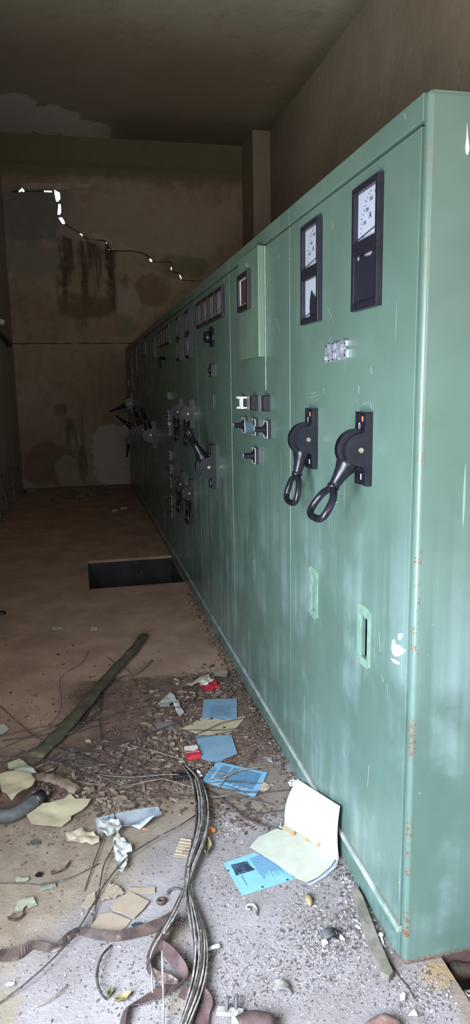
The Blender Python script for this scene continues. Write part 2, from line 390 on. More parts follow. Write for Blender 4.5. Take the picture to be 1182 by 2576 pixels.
brights = [band([(47, 481, 3), (55, 475, 6), (59, 481, 4)]), rect(*bw(110, 476), *bw(131, 487)), rect(*bw(136, 474), *bw(156, 506)), rect(*bw(141, 510), *bw(157, 539)), rect(*bw(147, 544), *bw(163, 562)),
           rect(*bw(200, 585), *bw(208, 593)), rect(*bw(267, 607), *bw(270, 611)), rect(*bw(273, 625), *bw(276, 629)), rect(*bw(376, 649), *bw(384, 659)), rect(*bw(428, 670), *bw(434, 681)), rect(*bw(452, 689), *bw(458, 703))]
M_brick = simple('hidden_brick', (.10, .08, .06), .95, .3, 12)
struct('wall_outer', filled([rect(-3.2, -.05, 2.4, HC)]+brights, lambda a, b, w: Vector((a, WY+.06+w, b)), .03), M_brick)
# loose plaster plates beside the crack
def plate(px, m, d=.02):
    P = [bw(*q) for q in px]; return MB().prism(P, lambda a, b, w: Vector((a, WY-w, b)), -.001, d)
M_flake = simple('loose_plaster', (.40, .34, .29), .95, .15, 6, (.26, .21, .17), .6)
struct('trim_4', plate([(218, 588), (255, 588), (288, 590), (294, 598), (300, 611), (318, 620), (336, 629), (332, 631), (280, 630), (272, 612), (262, 604), (224, 604)], M_flake, .03), M_flake)
struct('trim_5', plate([(55, 462), (90, 460), (130, 462), (170, 460), (225, 464), (225, 474), (170, 478), (120, 476), (60, 476)], M_flake, .015), M_flake)
# narrow shelf on the left wall with a bracket
sh = empty('wall_bracket', (XL, 7.9, 2.2), 'small dark wall bracket with a pale insulator high on the left wall', 'bracket')
obj('arm', MB().bar((XL-.01, 7.2, 2.34), (XL+.03, 9.3, 2.22), .05, .06, bev=.01), GREYT, sh)
obj('insulator', MB().tube(cat([(XL, 7.75, 2.40), (XL+.05, 7.8, 2.41), (XL+.09, 7.85, 2.40)], 3), [.03, .035, .04, .03, .04, .035, .02], 10), PLAST, sh)

# ------------------------------------------------------------------ switchgear
def meter(root, y0, y1, z0, z1, dial, digits=False, fx=0.0, d=.024, needle=True, nz_=(.2, .17), glass=True):
    d = d*.75
    """square panel meter set in the door, near edge y0"""
    if y0 > y1: y0, y1 = y1, y0
    b = .088*(z1-z0); F = lambda y, z, w: Vector((-w-fx, y, z))
    fr_ = filled([rect(y0+.001, z0+.001, y1-.001, z1-.001), rect(y0+b*.9, z0+b*1.25, y1-b, z1-b)], lambda a, c, w: F(a, c, w+d/2), d-.004, .002)
    m = obj('ammeter', fr_, BEZEL, root)
    obj('dial', MB().box(F(y0+b*.7, z0+b, .001), F(y1-b*.7, z1-b*.7, .005)), dial, m)
    W, H = y1-y0, z1-z0
    if needle:
        cy, cz = y0+b*1.05, z0+H*nz_[0]+.004
        nd = MB().bar(F(cy, cz+.006, .008), F(y1-b*1.5, z0+H*nz_[1], .008), .0016, .0025, (1, 0, 0)); nd.cyl(F(cy+.002, cz-.006, .006), F(cy+.002, cz-.006, .011), H*.035, 14)
        obj('needle', nd, INK, m)
    if digits:
        mk = MB(); cy, cz, rad = y0+b*1.2, z0+H*.2, W*.66
        for k in range(17):
            a = PI-(k/16)*PI*.52+.02; r1 = rad; r2 = rad*(1.10 if k % 4 == 0 else 1.055)
            # the scale runs from lower left (far side) over the top towards the pivot
            p = lambda r: F(cy-r*math.cos(a), cz+r*math.sin(a)*1.0, .0062)
            if (cz+r2*math.sin(a)) < z1-b*1.3 and (cy-r2*math.cos(a)) < y1-b*1.3: mk.bar(p(r1), p(r2), .0013, .0006, (1, 0, 0))
        G = lambda cy_, cz_: (lambda a, c, w: F(cy_-a, cz_+c, .0062+w))
        for k, tx in enumerate(('0', '100', '200', '300', '400', '500')):
            a = PI-(k/5)*PI*.56+.02; r1 = rad*.86
            yy, zz = cy-r1*math.cos(a), cz+r1*math.sin(a)
            if zz < z1-b*1.8 and yy > y0+b*1.5: t = text_mb(tx, H*.085, G(yy, zz)); mk.add(t.v, t.f)
        t = text_mb('A', H*.15, G(y0+W*.42, z0+H*.47)); mk.add(t.v, t.f)
        obj('scale_marks', mk, INK, m)
    if glass: obj('glass', MB().add([F(y0+b*.6, z0+b, .0115), F(y1-b*.6, z0+b, .0115), F(y1-b*.6, z1-b*.7, .0115), F(y0+b*.6, z1-b*.7, .0115)], [(0, 1, 2, 3)]), GLASS, m)
    return m

def switch(root, y, z, s, ang, label=None, grip_s=1.0):
    """lever switch: cheeked housing, lever turning about the y axis. ang: 0 hangs down, 90 straight out, 180 up"""
    hw, hh, dp, cx, cr_ = .036*s, .099*s, .022*s, .034*s, .045*s
    prof = [(0, -hh), (dp, -hh)]
    a0 = .12
    prof = prof[:2]+[(dp, -cr_*1.22), (dp+.004*s, -cr_*1.08)]
    for k in range(19):
        a = -PI/2+(PI)*k/18; prof.append((cx+cr_*math.cos(a), cr_*math.sin(a)))
    prof += [(dp+.004*s, cr_*1.08), (dp, cr_*1.22), (dp, hh), (0, hh)]
    F = lambda a, c, w: Vector((-a, y+w, z+c))
    h = MB(); h.prism(prof, F, -hw, -hw+.015*s); h.prism(prof, F, hw-.015*s, hw)
    h.box(F(0, -hh, -hw+.003*s), F(dp*.86, -.5*hh, hw-.003*s), .002*s); h.box(F(0, .5*hh, -hw+.003*s), F(dp*.86, hh-.0008, hw-.003*s), .001*s); h.box(F(0, -hh, -hw+.01*s), F(.012*s, hh, hw-.01*s))
    h.box(F(0, hh, -hw), F(dp, hh+.003*s, hw), .0012*s)
    p = obj('lever_switch', h, BLACK, root, label=label)
    for ed in (0,): pass
    a = math.radians(ang); dv = Vector((-math.sin(a), 0, -math.cos(a))); C = Vector((-cx, y, z))
    g = MB(); g.cyl(C-Vector((0, .016*s, 0)), C+Vector((0, .016*s, 0)), .057*s, 36)
    g.cyl(C-Vector((0, .0185*s, 0)), C-Vector((0, .015*s, 0)), .051*s, 36)
    sd = dv.cross(Vector((0, 1, 0)))
    L = [.035, .055, .07, .09, .112, .116, .120, .124, .128, .14]; rr = [.033, .030, .024, .019, .0155, .0155, .018, .018, .0145, .0125]
    g.tube([C+dv*l*s for l in L], [r*s for r in rr], 16)
    obj('lever', g, BLACK, p)
    q = C+dv*.128*s; gs = s*grip_s
    loop = [(-.004, .0), (.006, .020), (.026, .046), (.062, .057), (.084, .051), (.093, .028), (.094, 0), (.093, -.028), (.084, -.051), (.062, -.057), (.026, -.046), (.006, -.020)]
    pts = cat([q+dv*l*gs+Vector((0, w*gs, 0)) for l, w in loop], 5, True)
    obj('grip', MB().tube(pts, .0104*s, 12, True), BLACK, p)
    sc = MB(); sc.cyl(F(cx, 0, -hw-.002*s), F(cx, 0, -hw+.001), .0072*s, 18); obj('screw', sc, STEEL, p)
    mk = MB().box(F(dp*.86, .78*hh, -.012*s), F(dp*.86+.001, .98*hh-.006*s, -.004*s)); obj('indicator', mk, ORANGE, p)
    mk = MB().box(F(dp*.86, -.86*hh, -.004*s), F(dp*.86+.001, -.70*hh, 0)); obj('mark', mk, WHITE, p)
    t = text_mb('0', .03*s, lambda u, v, w: F(dp*.86+.001, .62*hh+v, .012*s-u)); obj('mark', t, WHITE, p)
    return p

def lamp(root, y, z, white=False):
    F = FRONT
    if white:
        m = filled([rect(y-.024, z-.028, y+.024, z+.028), rect(y-.010, z-.018, y+.010, z+.018)], lambda a, c, w: F(a, c, .022+w), .006, .001)
        m.box(F(y-.024, z-.028, .0), F(y-.018, z-.02, .03)); m.box(F(y-.024, z+.02, .0), F(y-.018, z+.028, .03)); m.box(F(y+.018, z-.028, .0), F(y+.024, z-.02, .04)); m.box(F(y+.018, z+.02, .0), F(y+.024, z+.028, .04))
        o = obj('lamp_holder', m, WHITE, root, label='broken white lamp holder frame'); obj('recess', MB().box(F(y-.012, z-.02, .001), F(y+.012, z+.02, .012), .001), BLK, o)
    else:
        m = MB().box(F(y-.025, z-.03, 0), F(y+.025, z+.03, .026), .003)
        o = obj('indicator_lamp', m, BEZEL, root)
        obj('lens', MB().box(F(y-.016, z-.022, .024), F(y+.016, z+.022, .029), .002), simple_red, o)
def knob(root, y, z, turned=False, s=1.0):
    F = FRONT
    m = MB().box(F(y-.027*s, z-.034*s, 0), F(y+.027*s, z+.034*s, .016), .002)
    o = obj('rotary_knob', m, BEZEL, root)
    obj('rim', filled([rect(y-.029*s, z-.036*s, y+.029*s, z+.036*s), rect(y-.0255*s, z-.0325*s, y+.0255*s, z+.0325*s)], lambda a, c, w: F(a, c, .0165+w), .003), simple_pale, o)
    k = MB().cyl(F(y, z, .015), F(y, z, .024), .02*s, 20)
    if turned: k.box(F(y-.006, z-.022*s, .022), F(y+.006, z+.022*s, .052), .005)
    else: k.box(F(y-.022*s, z-.006, .022), F(y+.022*s, z+.006, .056), .005)
    obj('toggle', k, BLACK if not turned else simple_bluek, o)
simple_red = simple('dark_red_lens', (.045, .008, .012), .35); simple_pale = simple('pale_rim', (.50, .44, .44), .5); simple_bluek = simple('blue_grey_knob', (.05, .09, .12), .35)

bounds = [0, 1.037, 2.08, 3.12, 4.16, 5.20, 6.24, 7.28, 8.32, 9.1, 9.9]
labels = ['nearest green steel switchgear cabinet with metal letters and two black lever switches',
          'green steel cabinet with a raised box panel and seven small knobs and lamps',
          'green steel cabinet with four meters side by side over one lever switch pointing up',
          'shaded green cabinet with two pairs of tall meters and four hanging lever switches',
          'dark green cabinet with four narrow meters above a column of small controls',
          'dark cabinet with one small meter and a shiny lever switch pointing up',
          'dark cabinet beyond, with two meters and a lever switch half hidden by the nearer one',
          'dark cabinet near the far end whose lever sticks up and out into the aisle',
          'dark cabinet with the uppermost lever jutting out over the aisle',
          'last dark green cabinet of the row, against the far wall']
cabs = []
slotA = [(.279, .772), (.325, .772), (.325, .900), (.279, .900)]
slotB = [(.742, .772), (.778, .772), (.778, .900), (.742, .900)]
def cabinet(i):
    y0, y1 = bounds[i], bounds[i+1]
    c = empty('switchgear_cabinet', (.0, y0, 0), labels[i], 'electrical cabinet', 'green switchgear cabinets in a row')
    ys = y0+.032 if i == 0 else y0+.0015
    b = MB(); b.box((.885, y0+.001, 0), (.9, y1-.001, 2.19)); b.box((.012, y0+.001, 2.185), (.9, y1-.001, 2.197)); b.box((.014, y1-.02, .11), (.885, y1-.002, 2.185))
    if i: b.box((.014, y0+.002, .11), (.885, y0+.02, 2.185))
    obj('carcass', b, GREEN, c)
    if i == 0:
        obj('end_panel', MB().box((0, 0, .0), (.9, .029, 2.2), .012, 6), GREEN, c)
    holes = [slotA, slotB] if i == 0 else []
    obj('door', filled([rect(ys+.0035, .102, y1-.0045, 2.131)]+holes, lambda a, z_, w: Vector((.006+w, a, z_)), .009, .0018), GREEN, c)
    obj('top_rail', MB().box((-.002, ys-.007 if i == 0 else ys-.0005, 2.141), (.02, y1, 2.2), .003, 2), GREEN, c)
    pl = MB().box((-.001, ys-.001, 0), (.02, y1, .078), .002); obj('plinth', pl, GREEN, c)
    obj('kick_rail', MB().box((-.007, ys-.001, .079), (.02, y1, .097), .003), LEDGE, c)
    cabs.append(c); return c
for i in range(10): cabinet(i)

# cabinet 1
c = cabs[0]
DS1 = dial_mat('sooted_dial', (.315, 1.835, .11, .078)); DS2 = dial_mat('half_sooted_dial', (.762, 1.825, .035, .05))
meter(c, .227, .398, 1.930, 2.091, DIAL, True); meter(c, .227, .398, 1.770, 1.928, DS1, False, needle=False)
meter(c, .683, .857, 1.932, 2.091, DIAL, True); meter(c, .683, .857, 1.773, 1.930, DS2, False, nz_=(.2, .17))
switch(c, .305, 1.390, 1.0, 33, 'black lever switch turned outward over the aisle, nearest of all'); switch(c, .755, 1.388, 1.0, 14, 'black lever switch hanging slightly outward')
for nm, cy, sl in (('cable_slot', .306, slotA), ('cable_slot', .761, slotB)):
    hwid = .046; P = [(cy-hwid*.6, .748), (cy+hwid*.6, .748), (cy+hwid, .760), (cy+hwid, .922), (cy+hwid*.6, .932), (cy-hwid*.6, .932), (cy-hwid, .922), (cy-hwid, .760)]
    hs = [[(cy+a+.005*math.cos(t*PI/4), zz+.005*math.sin(t*PI/4)) for t in range(8)] for a, zz in ((-.03, .765), (.03, .765), (-.03, .915), (.03, .915))]
    obj('cable_slot', filled([P, sl]+hs, lambda a, z_, w: Vector((-.0015-w, a, z_)), .002, .0006), SLOTP, c)
# raised letters
AX = lambda y_, z_, s_: (lambda a, b_, w: Vector((-.001-w, y_-a*s_*1.22, z_+b_*s_)))
def letter(segs, arcs, y_, z_, s_):
    m = MB(); f = AX(y_, z_, s_)
    for (a0, b0, a1, b1, t) in segs:
        d = Vector((a1-a0, b1-b0)); l = d.length; n_ = Vector((-d.y, d.x))/l*t/2
        m.prism([(a0+n_.x, b0+n_.y), (a1+n_.x, b1+n_.y), (a1-n_.x, b1-n_.y), (a0-n_.x, b0-n_.y)], f, 0, .011)
    for (cx_, cy_, r1, r2, t0, t1) in arcs:
        n = 14; po = [(cx_+r1*math.cos(t0+(t1-t0)*k/n), cy_+1.15*r1*math.sin(t0+(t1-t0)*k/n)) for k in range(n+1)]
        pi_ = [(cx_+r2*math.cos(t0+(t1-t0)*k/n), cy_+1.08*r2*math.sin(t0+(t1-t0)*k/n)) for k in range(n+1)]
        for k in range(n): m.prism([po[k], po[k+1], pi_[k+1], pi_[k]], f, 0, .011)
    return m
ls = .052
obj('letter', letter([(.08, 0, .42, 1, .12), (.42, 1, .78, 0, .17), (.22, .36, .62, .36, .09), (-.04, .03, .24, .03, .07), (.58, .03, .98, .03, .07)], [], 0.638, 1.640, ls), CHROME, c)
obj('letter', letter([(.2, 0, .2, 1, .18), (.02, .965, .82, .965, .08), (.02, .035, .84, .035, .08), (.2, .5, .62, .5, .08), (.80, 1, .80, .74, .07), (.82, 0, .82, .28, .07), (.6, .36, .6, .64, .06)], [], 0.568, 1.642, ls), CHROME, c)
obj('letter', letter([(.86, .44, .86, .04, .16), (.62, .44, 1.04, .44, .08), (.84, .98, .84, .70, .08)], [(.5, .5, .48, .30, .6, 5.7)], 0.506, 1.644, ls), CHROME, c)

def smear(pts, x_, name, lab, face='f'):
    if face == 'f': P = [Vector((-.0022, *fr(a, b))) for a, b in pts]
    else: P = [Vector((hit(a, b, 1, 0).x, -.0018, hit(a, b, 1, 0).z)) for a, b in pts]
    obj(name, MB().add(P, [tuple(range(len(P)))]), x_, c, .0012, label=lab)
for P_ in ([(988, 1612), (993, 1608), (996, 1620), (1006, 1622), (1012, 1630), (1022, 1634), (1018, 1642), (1006, 1650), (998, 1652), (990, 1646), (986, 1632)],
           [(986, 1656), (994, 1657), (1006, 1664), (1010, 1668), (1004, 1672), (992, 1666)], [(1002, 1594), (1018, 1590), (1016, 1604), (1008, 1612), (1002, 1606)]): smear(P_, WHITE if P_[0][0] < 990 else LEDGE, 'paint_smear', 'white smear low on the door')
smear([(1174, 310), (1176, 340), (1180, 375), (1176, 390), (1171, 386), (1170, 370), (1173, 340)], WHITE, 'white_drip', 'white drip on the end panel', 'e')
def scratches(root, L):
    m = MB()
    for (x0_, y0_, x1_, y1_, w_) in L:
        a_, b2 = fr(x0_, y0_), fr(x1_, y1_); m.bar(Vector((-.0021, *a_)), Vector((-.0021, *b2)), w_, .0006, (1, 0, 0))
    obj('paint_scratches', m, LEDGE, root)
scratches(c, [(826, 773, 843, 815, .0016), (830, 824, 832, 836, .002), (833, 845, 829, 860, .0014), (853, 845, 857, 860, .002), (905, 970, 904, 990, .003), (935, 920, 937, 942, .0022), (838, 560, 837, 575, .002), (902, 1002, 900, 1012, .0014), (935, 1012, 936, 1028, .003), (915, 1016, 935, 1010, .0012),
              (784, 990, 800, 985, .0012), (782, 1000, 803, 994, .0012), (786, 1010, 802, 1004, .001), (1020, 285, 1021, 300, .003), (815, 975, 817, 992, .0012), (840, 1270, 852, 1262, .0012), (955, 1590, 958, 1640, .0012), (930, 1925, 926, 1980, .0015), (975, 1720, 978, 1760, .0012), (962, 1700, 966, 1715, .003)])
scratches(cabs[1], [(694, 800, 706, 838, .0022), (702, 640, 703, 652, .002), (640, 1170, 652, 1176, .0015)])
obj('wire_stub', MB().tube([Vector((.08, .02, 2.195)), Vector((.079, .02, 2.235)), Vector((.082, .02, 2.27))], .0016, 6), WIRE_D, c)

# cabinet 2
c = cabs[1]
bx = obj('instrument_box', MB().box((-.028, 1.392, 1.690), (.0, 1.745, 2.138), .003), GREEN2, c)
F28 = .028
fr_b = filled([rect(1.515, 1.902, 1.712, 2.058), rect(1.535, 1.922, 1.690, 2.040)], lambda a, z_, w: Vector((-.036-w, a, z_)), .014, .002)
mm = obj('blank_meter', fr_b, BEZEL, c); obj('dial', MB().box((-.034, 1.53, 1.918), (-.030, 1.695, 2.045)), DIAL_DARK, mm)
obj('inner_rim', filled([rect(1.538, 1.925, 1.687, 2.037), rect(1.542, 1.929, 1.683, 2.033)], lambda a, z_, w: Vector((-.036-w, a, z_)), .004), simple_pale, mm)
obj('screw', MB().cyl((-.028, 1.585, 2.092), (-.034, 1.585, 2.092), .012, 14), GREEN2, c)
obj('seam_ridge', MB().box((-.0018, 1.383, 1.552), (.001, 1.386, 2.134)), simple_pale, c)
for px_, py_, w_ in ((621, 1013, 1), (649, 1014, 0), (680, 1015, 0)):
    y_, z_ = fr(px_, py_); lamp(c, y_+.025, z_, bool(w_))
for px_, py_, t_ in ((624, 1070, 0), (651, 1075, 1), (682, 1081, 0), (651, 1147, 0)):
    y_, z_ = fr(px_, py_); knob(c, y_+.029, z_, bool(t_))

# cabinet 3
c = cabs[2]
for k in range(4): meter(c, 2.2+k*.208, 2.4+k*.208, 1.935, 2.088, DIAL_OLD, nz_=(.33, .25))
y_, z_ = 2.56, 1.853
o = obj('round_instrument', MB().cyl(FRONT(y_, z_, 0), FRONT(y_, z_, .012), .058, 28), BEZEL, c); obj('turning_knob', MB().cyl(FRONT(y_, z_, .012), FRONT(y_, z_, .05), .036, 24, .03), BLACK, o)
o = obj('push_button_box', MB().box(FRONT(2.53, 1.627, 0), FRONT(2.62, 1.697, .016), .003), BEZEL, c); obj('button', MB().cyl(FRONT(2.575, 1.662, .014), FRONT(2.575, 1.662, .026), .017, 16), BLACK, o)
obj('nameplate', MB().box(FRONT(2.545, 1.445, 0), FRONT(2.605, 1.525, .007), .002), GREYT, c)
switch(c, 2.585, 1.098, 1.3, 152, 'large lever switch pointing up and outward', .8)
# cabinet 4
c = cabs[3]
for a, b_ in ((3.33, 3.52), (3.80, 3.99)):
    meter(c, a, b_, 1.935, 2.09, DIAL_OLD, nz_=(.3, .2)); meter(c, a, b_, 1.772, 1.928, DIAL if a < 3.5 else DIAL_OLD, nz_=(.3, .2))
for y_, z_ in ((3.40, 1.385), (3.92, 1.382), (3.44, .815), (3.90, .82)): switch(c, y_, z_, .98, 5)
# cabinet 5
c = cabs[4]
for k in range(4): meter(c, 4.40+k*.187, 4.58+k*.187, 1.935, 2.085, DIAL_OLD, nz_=(.33, .25))
y_, z_ = 4.66, 1.80; o = obj('hook_handle', MB().tube(cat([FRONT(y_+.05, z_+.02, .02), FRONT(y_, z_+.02, .07), FRONT(y_-.02, z_-.06, .07)], 4), .014, 8), BLACK, c)
for z_ in (1.50,):
    for k in range(3): lamp(c, 4.55+k*.09, z_)
for y_, z_ in ((4.62, 1.33), (4.60, 1.20), (4.60, .98), (4.60, .86), (4.6, .74), (4.6, .58), (4.6, .47)): knob(c, y_, z_, False, 1.2)
obj('nameplate', MB().box(FRONT(4.60, 1.18, 0), FRONT(4.66, 1.27, .012), .003), simple_pale, c)
# cabinets 6-10
switch(cabs[5], 5.95, 1.078, 1.42, 165, None, .8)
meter(cabs[5], 5.55, 5.72, 1.86, 2.05, DIAL_DARK, needle=False)
meter(cabs[6], 6.5, 6.68, 1.93, 2.08, DIAL_DARK, needle=False); meter(cabs[6], 6.75, 6.93, 1.93, 2.08, DIAL_DARK, needle=False)
switch(cabs[6], 6.92, 1.08, 1.35, 160, None, .8)
meter(cabs[7], 7.7, 7.9, 1.80, 2.08, DIAL_DARK, needle=False); switch(cabs[7], 7.95, 1.02, 1.4, 128, None, .9)
meter(cabs[8], 8.55, 8.8, 1.55, 2.08, DIAL_DARK, needle=False); switch(cabs[8], 8.8, 1.35, 1.4, 70, None, .9)
switch(cabs[9], 9.35, .77, 1.1, 12, None); knob(cabs[9], 9.4, 1.65, False, 1.3)

# ------------------------------------------------------------------ loose things on the floor
def W(px, z=0.0): return [fl(a, b, z) for a, b in px]
KEEP = []
def inpoly(x, y, P):
    r = False
    for i in range(len(P)):
        (x0, y0), (x1, y1) = P[i-1], P[i]
        if (y0 > y) != (y1 > y) and x < (x1-x0)*(y-y0)/(y1-y0)+x0: r = not r
    return r
def covered(x, y, rg, p=.94): return rg.random() < p and any(inpoly(x, y, P) for P in KEEP)
def sheet(name, px, mat, z0=.002, amp=0.0, freq=9, lift=None, step=.02, thick=.0007, seed=0, parent=None, sag=0):
    if name != 'dusty_sheet': KEEP.append(px)
    P = W(px); pts = [Vector((p.x, p.y)) for p in P]; n = len(pts)
    x0, x1 = min(p.x for p in pts), max(p.x for p in pts); y0, y1 = min(p.y for p in pts), max(p.y for p in pts)
    # ragged boundary subdivision
    B = []
    for i in range(n):
        a, b_ = pts[i], pts[(i+1) % n]; k = max(1, int((b_-a).length/(step*1.2)))
        for j in range(k): B.append(a.lerp(b_, j/k))
    nb = len(B); I = []
    if amp or lift:
        gx = int((x1-x0)/step)+1; gy = int((y1-y0)/step)+1
        for i in range(gx):
            for j in range(gy): I.append(Vector((x0+(i+.5+.3*math.sin(i*3+j*5))*step, y0+(j+.5+.3*math.cos(i*7+j))*step)))
    vs, es, fs, *_ = delaunay_2d_cdt(B+I, [(i, (i+1) % nb) for i in range(nb)], [list(range(nb))], 1, 1e-5)
    V = []
    for v in vs:
        z = z0
        if amp:
            q = Vector((v.x*freq+seed, v.y*freq, seed*1.7)); z += amp*(.5+.9*abs(noise.noise(q))+.5*noise.noise(q*2.3))
        if lift: z += lift(v.x, v.y)
        V.append((v.x, v.y, max(z0, z)))
    m = MB().add(V, [tuple(f) for f in fs], bool(amp or lift))
    return obj(name, m, mat, parent, solid=thick)
def T(o, label, cat_, group=None): return tag(o, label, cat_, group)
def quad_pt(Q, u, v): return Q[0].lerp(Q[1], u).lerp(Q[3].lerp(Q[2], u), v)
def textlines(parent, Q, u0, u1, v0, v1, n, z, along='v', wid=.35, rnd=.15):
    m = MB(); Q = [Vector((p.x, p.y, 0)) for p in Q]
    for i in range(n):
        t0, t1 = i/n, (i+wid)/n
        seg = [0]
        while seg[-1] < 1: seg.append(min(1, seg[-1]+R.uniform(.05, .14)))
        end = 1-R.random()*rnd
        for a, b_ in zip(seg, seg[1:]):
            b2 = min(b_-.015, end)
            if b2 <= a: continue
            if along == 'v': c4 = [(u0+(u1-u0)*t0, v0+(v1-v0)*a), (u0+(u1-u0)*t1, v0+(v1-v0)*a), (u0+(u1-u0)*t1, v0+(v1-v0)*b2), (u0+(u1-u0)*t0, v0+(v1-v0)*b2)]
            else: c4 = [(u0+(u1-u0)*a, v0+(v1-v0)*t0), (u0+(u1-u0)*b2, v0+(v1-v0)*t0), (u0+(u1-u0)*b2, v0+(v1-v0)*t1), (u0+(u1-u0)*a, v0+(v1-v0)*t1)]
            m.add([Vector((*quad_pt(Q, *q).xy, z)) for q in c4], [(0, 1, 2, 3)])
    return obj('printed_text', m, TEXT, parent)

# blue and cream sheets beside the cabinets
px = [(512, 1762), (596, 1760), (596, 1812), (508, 1810)]
p = T(sheet('paper_sheet', px, BLUE_D, .006), 'dusty blue sheet furthest from the viewer, above the cream sheet', 'paper', 'blue printed sheets'); textlines(p, W(px), .2, .9, .35, .9, 12, .0072, 'u')
p = T(sheet('cream_sheet', [(460, 1836), (485, 1820), (508, 1806), (560, 1812), (619, 1805), (604, 1822), (588, 1840), (572, 1850), (530, 1853), (497, 1850)], CREAM, .002, .003, 5), 'cream sheet crossed by twigs between two dusty blue sheets', 'paper')
px = [(492, 1855), (540, 1855), (582, 1852), (597, 1900), (550, 1920), (528, 1920), (507, 1913)]
p = T(sheet('paper_sheet', px, BLUE_D, .006, .002, 4), 'dusty blue sheet lying against the red and white packet', 'paper', 'blue printed sheets')
sheet_b = [(600, 1932), (668, 1917), (712, 1928), (730, 1955), (750, 1988), (722, 2015), (690, 2040), (640, 2046), (560, 2030), (520, 2000), (540, 1960)]
T(sheet('dusty_sheet', sheet_b, BEIGE, .001, .0015, 5), 'large dirt-covered beige sheet under the bright blue text sheet', 'paper')
px = [(545, 1920), (673, 1948), (655, 1988), (640, 2010), (506, 1970)]
p = T(sheet('paper_sheet', px, BLUE, .007, .001, 4), 'bright blue sheet full of text with a torn right corner', 'paper', 'blue printed sheets')
Qc = W([(545, 1920), (673, 1948), (640, 2010), (506, 1970)]); textlines(p, Qc, .38, .92, .12, .86, 26, .0105, 'v', .4); textlines(p, Qc, .16, .34, .12, .8, 9, .0105, 'v', .35); textlines(p, Qc, .03, .12, .3, .9, 3, .0105, 'v', .3)
px = [(561, 2173), (600, 2160), (640, 2146), (700, 2170), (742, 2213), (609, 2255)]
p = T(sheet('paper_sheet', px, BLUE, .002), 'bright blue sheet with a printed photo, half under the open folder', 'paper', 'blue printed sheets')
Qd = W([(561, 2173), (690, 2129), (744, 2212), (609, 2255)])
textlines(p, Qd, .47, .98, .12, .8, 24, .0034, 'v', .4, .3); textlines(p, Qd, .16, .19, .5, .8, 1, .0034, 'v', .6)
obj('photo_print', MB().add([v+Vector((0, 0, .0034)) for v in W([(580, 2178), (622, 2168), (627, 2178), (642, 2190), (594, 2205), (588, 2192)])], [(0, 1, 2, 3, 4, 5)]), PHOTO, p)
for a, b_ in ((574, 2190), (660, 2231), (723, 2213)):
    q = fl(a, b_, .0034); obj('punch_hole', MB().add([q+Vector((.004*math.cos(t), .004*math.sin(t), 0)) for t in (0, 1.05, 2.1, 3.14, 4.2, 5.24)], [(0, 1, 2, 3, 4, 5)]), BLK, p)

# open folder: one leaf stands against the cabinet
fo = empty('open_folder', fl(785, 2120), 'open cream folder, its glaring white cover leaning on the cabinet foot', 'folder')
a, b_ = fl(716, 2074, .012), fl(853, 2160, .012)
def onfront(px_, py_, x_):
    y_, z_ = fr(px_, py_, x_); return Vector((x_, y_, z_))
b_.x = min(b_.x, -.018)
top1, top2 = onfront(855, 2028, -.016), onfront(748, 1960, -.012)
m = MB(); n = 10; V = []
for i in range(n+1):
    for j in range(n+1):
        u, v = i/n, j/n; q = a.lerp(b_, u).lerp(top2.lerp(top1, u), v); q.x -= .018*math.sin(PI*v)*(1-.6*u); q.x += .0; V.append(q)
m.add(V, [(i*(n+1)+j, (i+1)*(n+1)+j, (i+1)*(n+1)+j+1, i*(n+1)+j+1) for i in range(n) for j in range(n)], True)
obj('standing_cover', m, WHITEP, fo, .0012, label='white standing cover')
sp_ = MB().add([fl(716, 2074, .012), fl(853, 2160, .012), fl(848, 2166, .010), fl(706, 2086, .013)], [(0, 1, 2, 3)]); sp_.v[1] = b_.copy()
obj('spine', sp_, CREAM, fo, .0012)
obj('lower_leaf', MB(), PALE, fo) if False else sheet('lower_leaf', [(706, 2070), (706, 2086), (776, 2122), (846, 2166), (832, 2188), (800, 2215), (772, 2228), (745, 2218), (690, 2178), (628, 2138), (650, 2114), (690, 2095), (702, 2088)], PALE, .009, .004, 3, parent=fo, thick=.0012)
sheet('inner_page', [(846, 2164), (853, 2166), (845, 2186), (820, 2208), (785, 2229), (772, 2229), (800, 2214), (832, 2186)], GREYP, .004, 0, parent=fo, thick=.003)
for k in range(9):
    t = .12+.8*k/9; q = a.lerp(b_, t)+Vector((-.004-.012*(k % 3), -.002, .004+.012*(k % 2)))
    if k in (2, 5, 6): obj('clinging_flake', MB().add([q+Vector((-.006, 0, .0)), q+Vector((.004, -.008, .003)), q+Vector((.008, .002, .009)), q+Vector((-.002, .006, .01))], [(0, 1, 2, 3)]), LEAF_O, fo, .0008)

# cigarette packet
pk = empty('cigarette_packet', fl(482, 1905), 'red and white cigarette packet lying on its back by a blue sheet', 'packet')
tl, tr_, br, bl = fl(463, 1878, .022), fl(495, 1873, .022), fl(505, 1897, .022), fl(470, 1904, .022)
def slab(q4, z0, z1): return MB().add([Vector((p.x, p.y, z0)) for p in q4]+[Vector((p.x, p.y, z1)) for p in q4], [(0, 1, 2, 3), (7, 6, 5, 4), (0, 4, 5, 1), (1, 5, 6, 2), (2, 6, 7, 3), (3, 7, 4, 0)])
mid1, mid2 = tl.lerp(bl, .42), tr_.lerp(br, .42)
obj('lid', slab([tl, tr_, mid2, mid1], .001, .022), PACKW, pk)
obj('body', slab([mid1, mid2, br, bl], .001, .0225), RED, pk)
ch = MB().add([mid1+Vector((0, 0, .001)), mid2+Vector((0, 0, .001)), mid1.lerp(mid2, .6)+(bl-tl)*.16+Vector((0, 0, .001))], [(0, 1, 2)]); obj('chevron', ch, PACKW, pk)
ux = (tr_-tl).normalized()*-1; uy = (tl-bl).normalized()*-1; ux = -ux if (ux.cross(uy)).z < 0 else ux
cc = mid1.lerp(br, .45)*.5+mid2.lerp(bl, .45)*.5
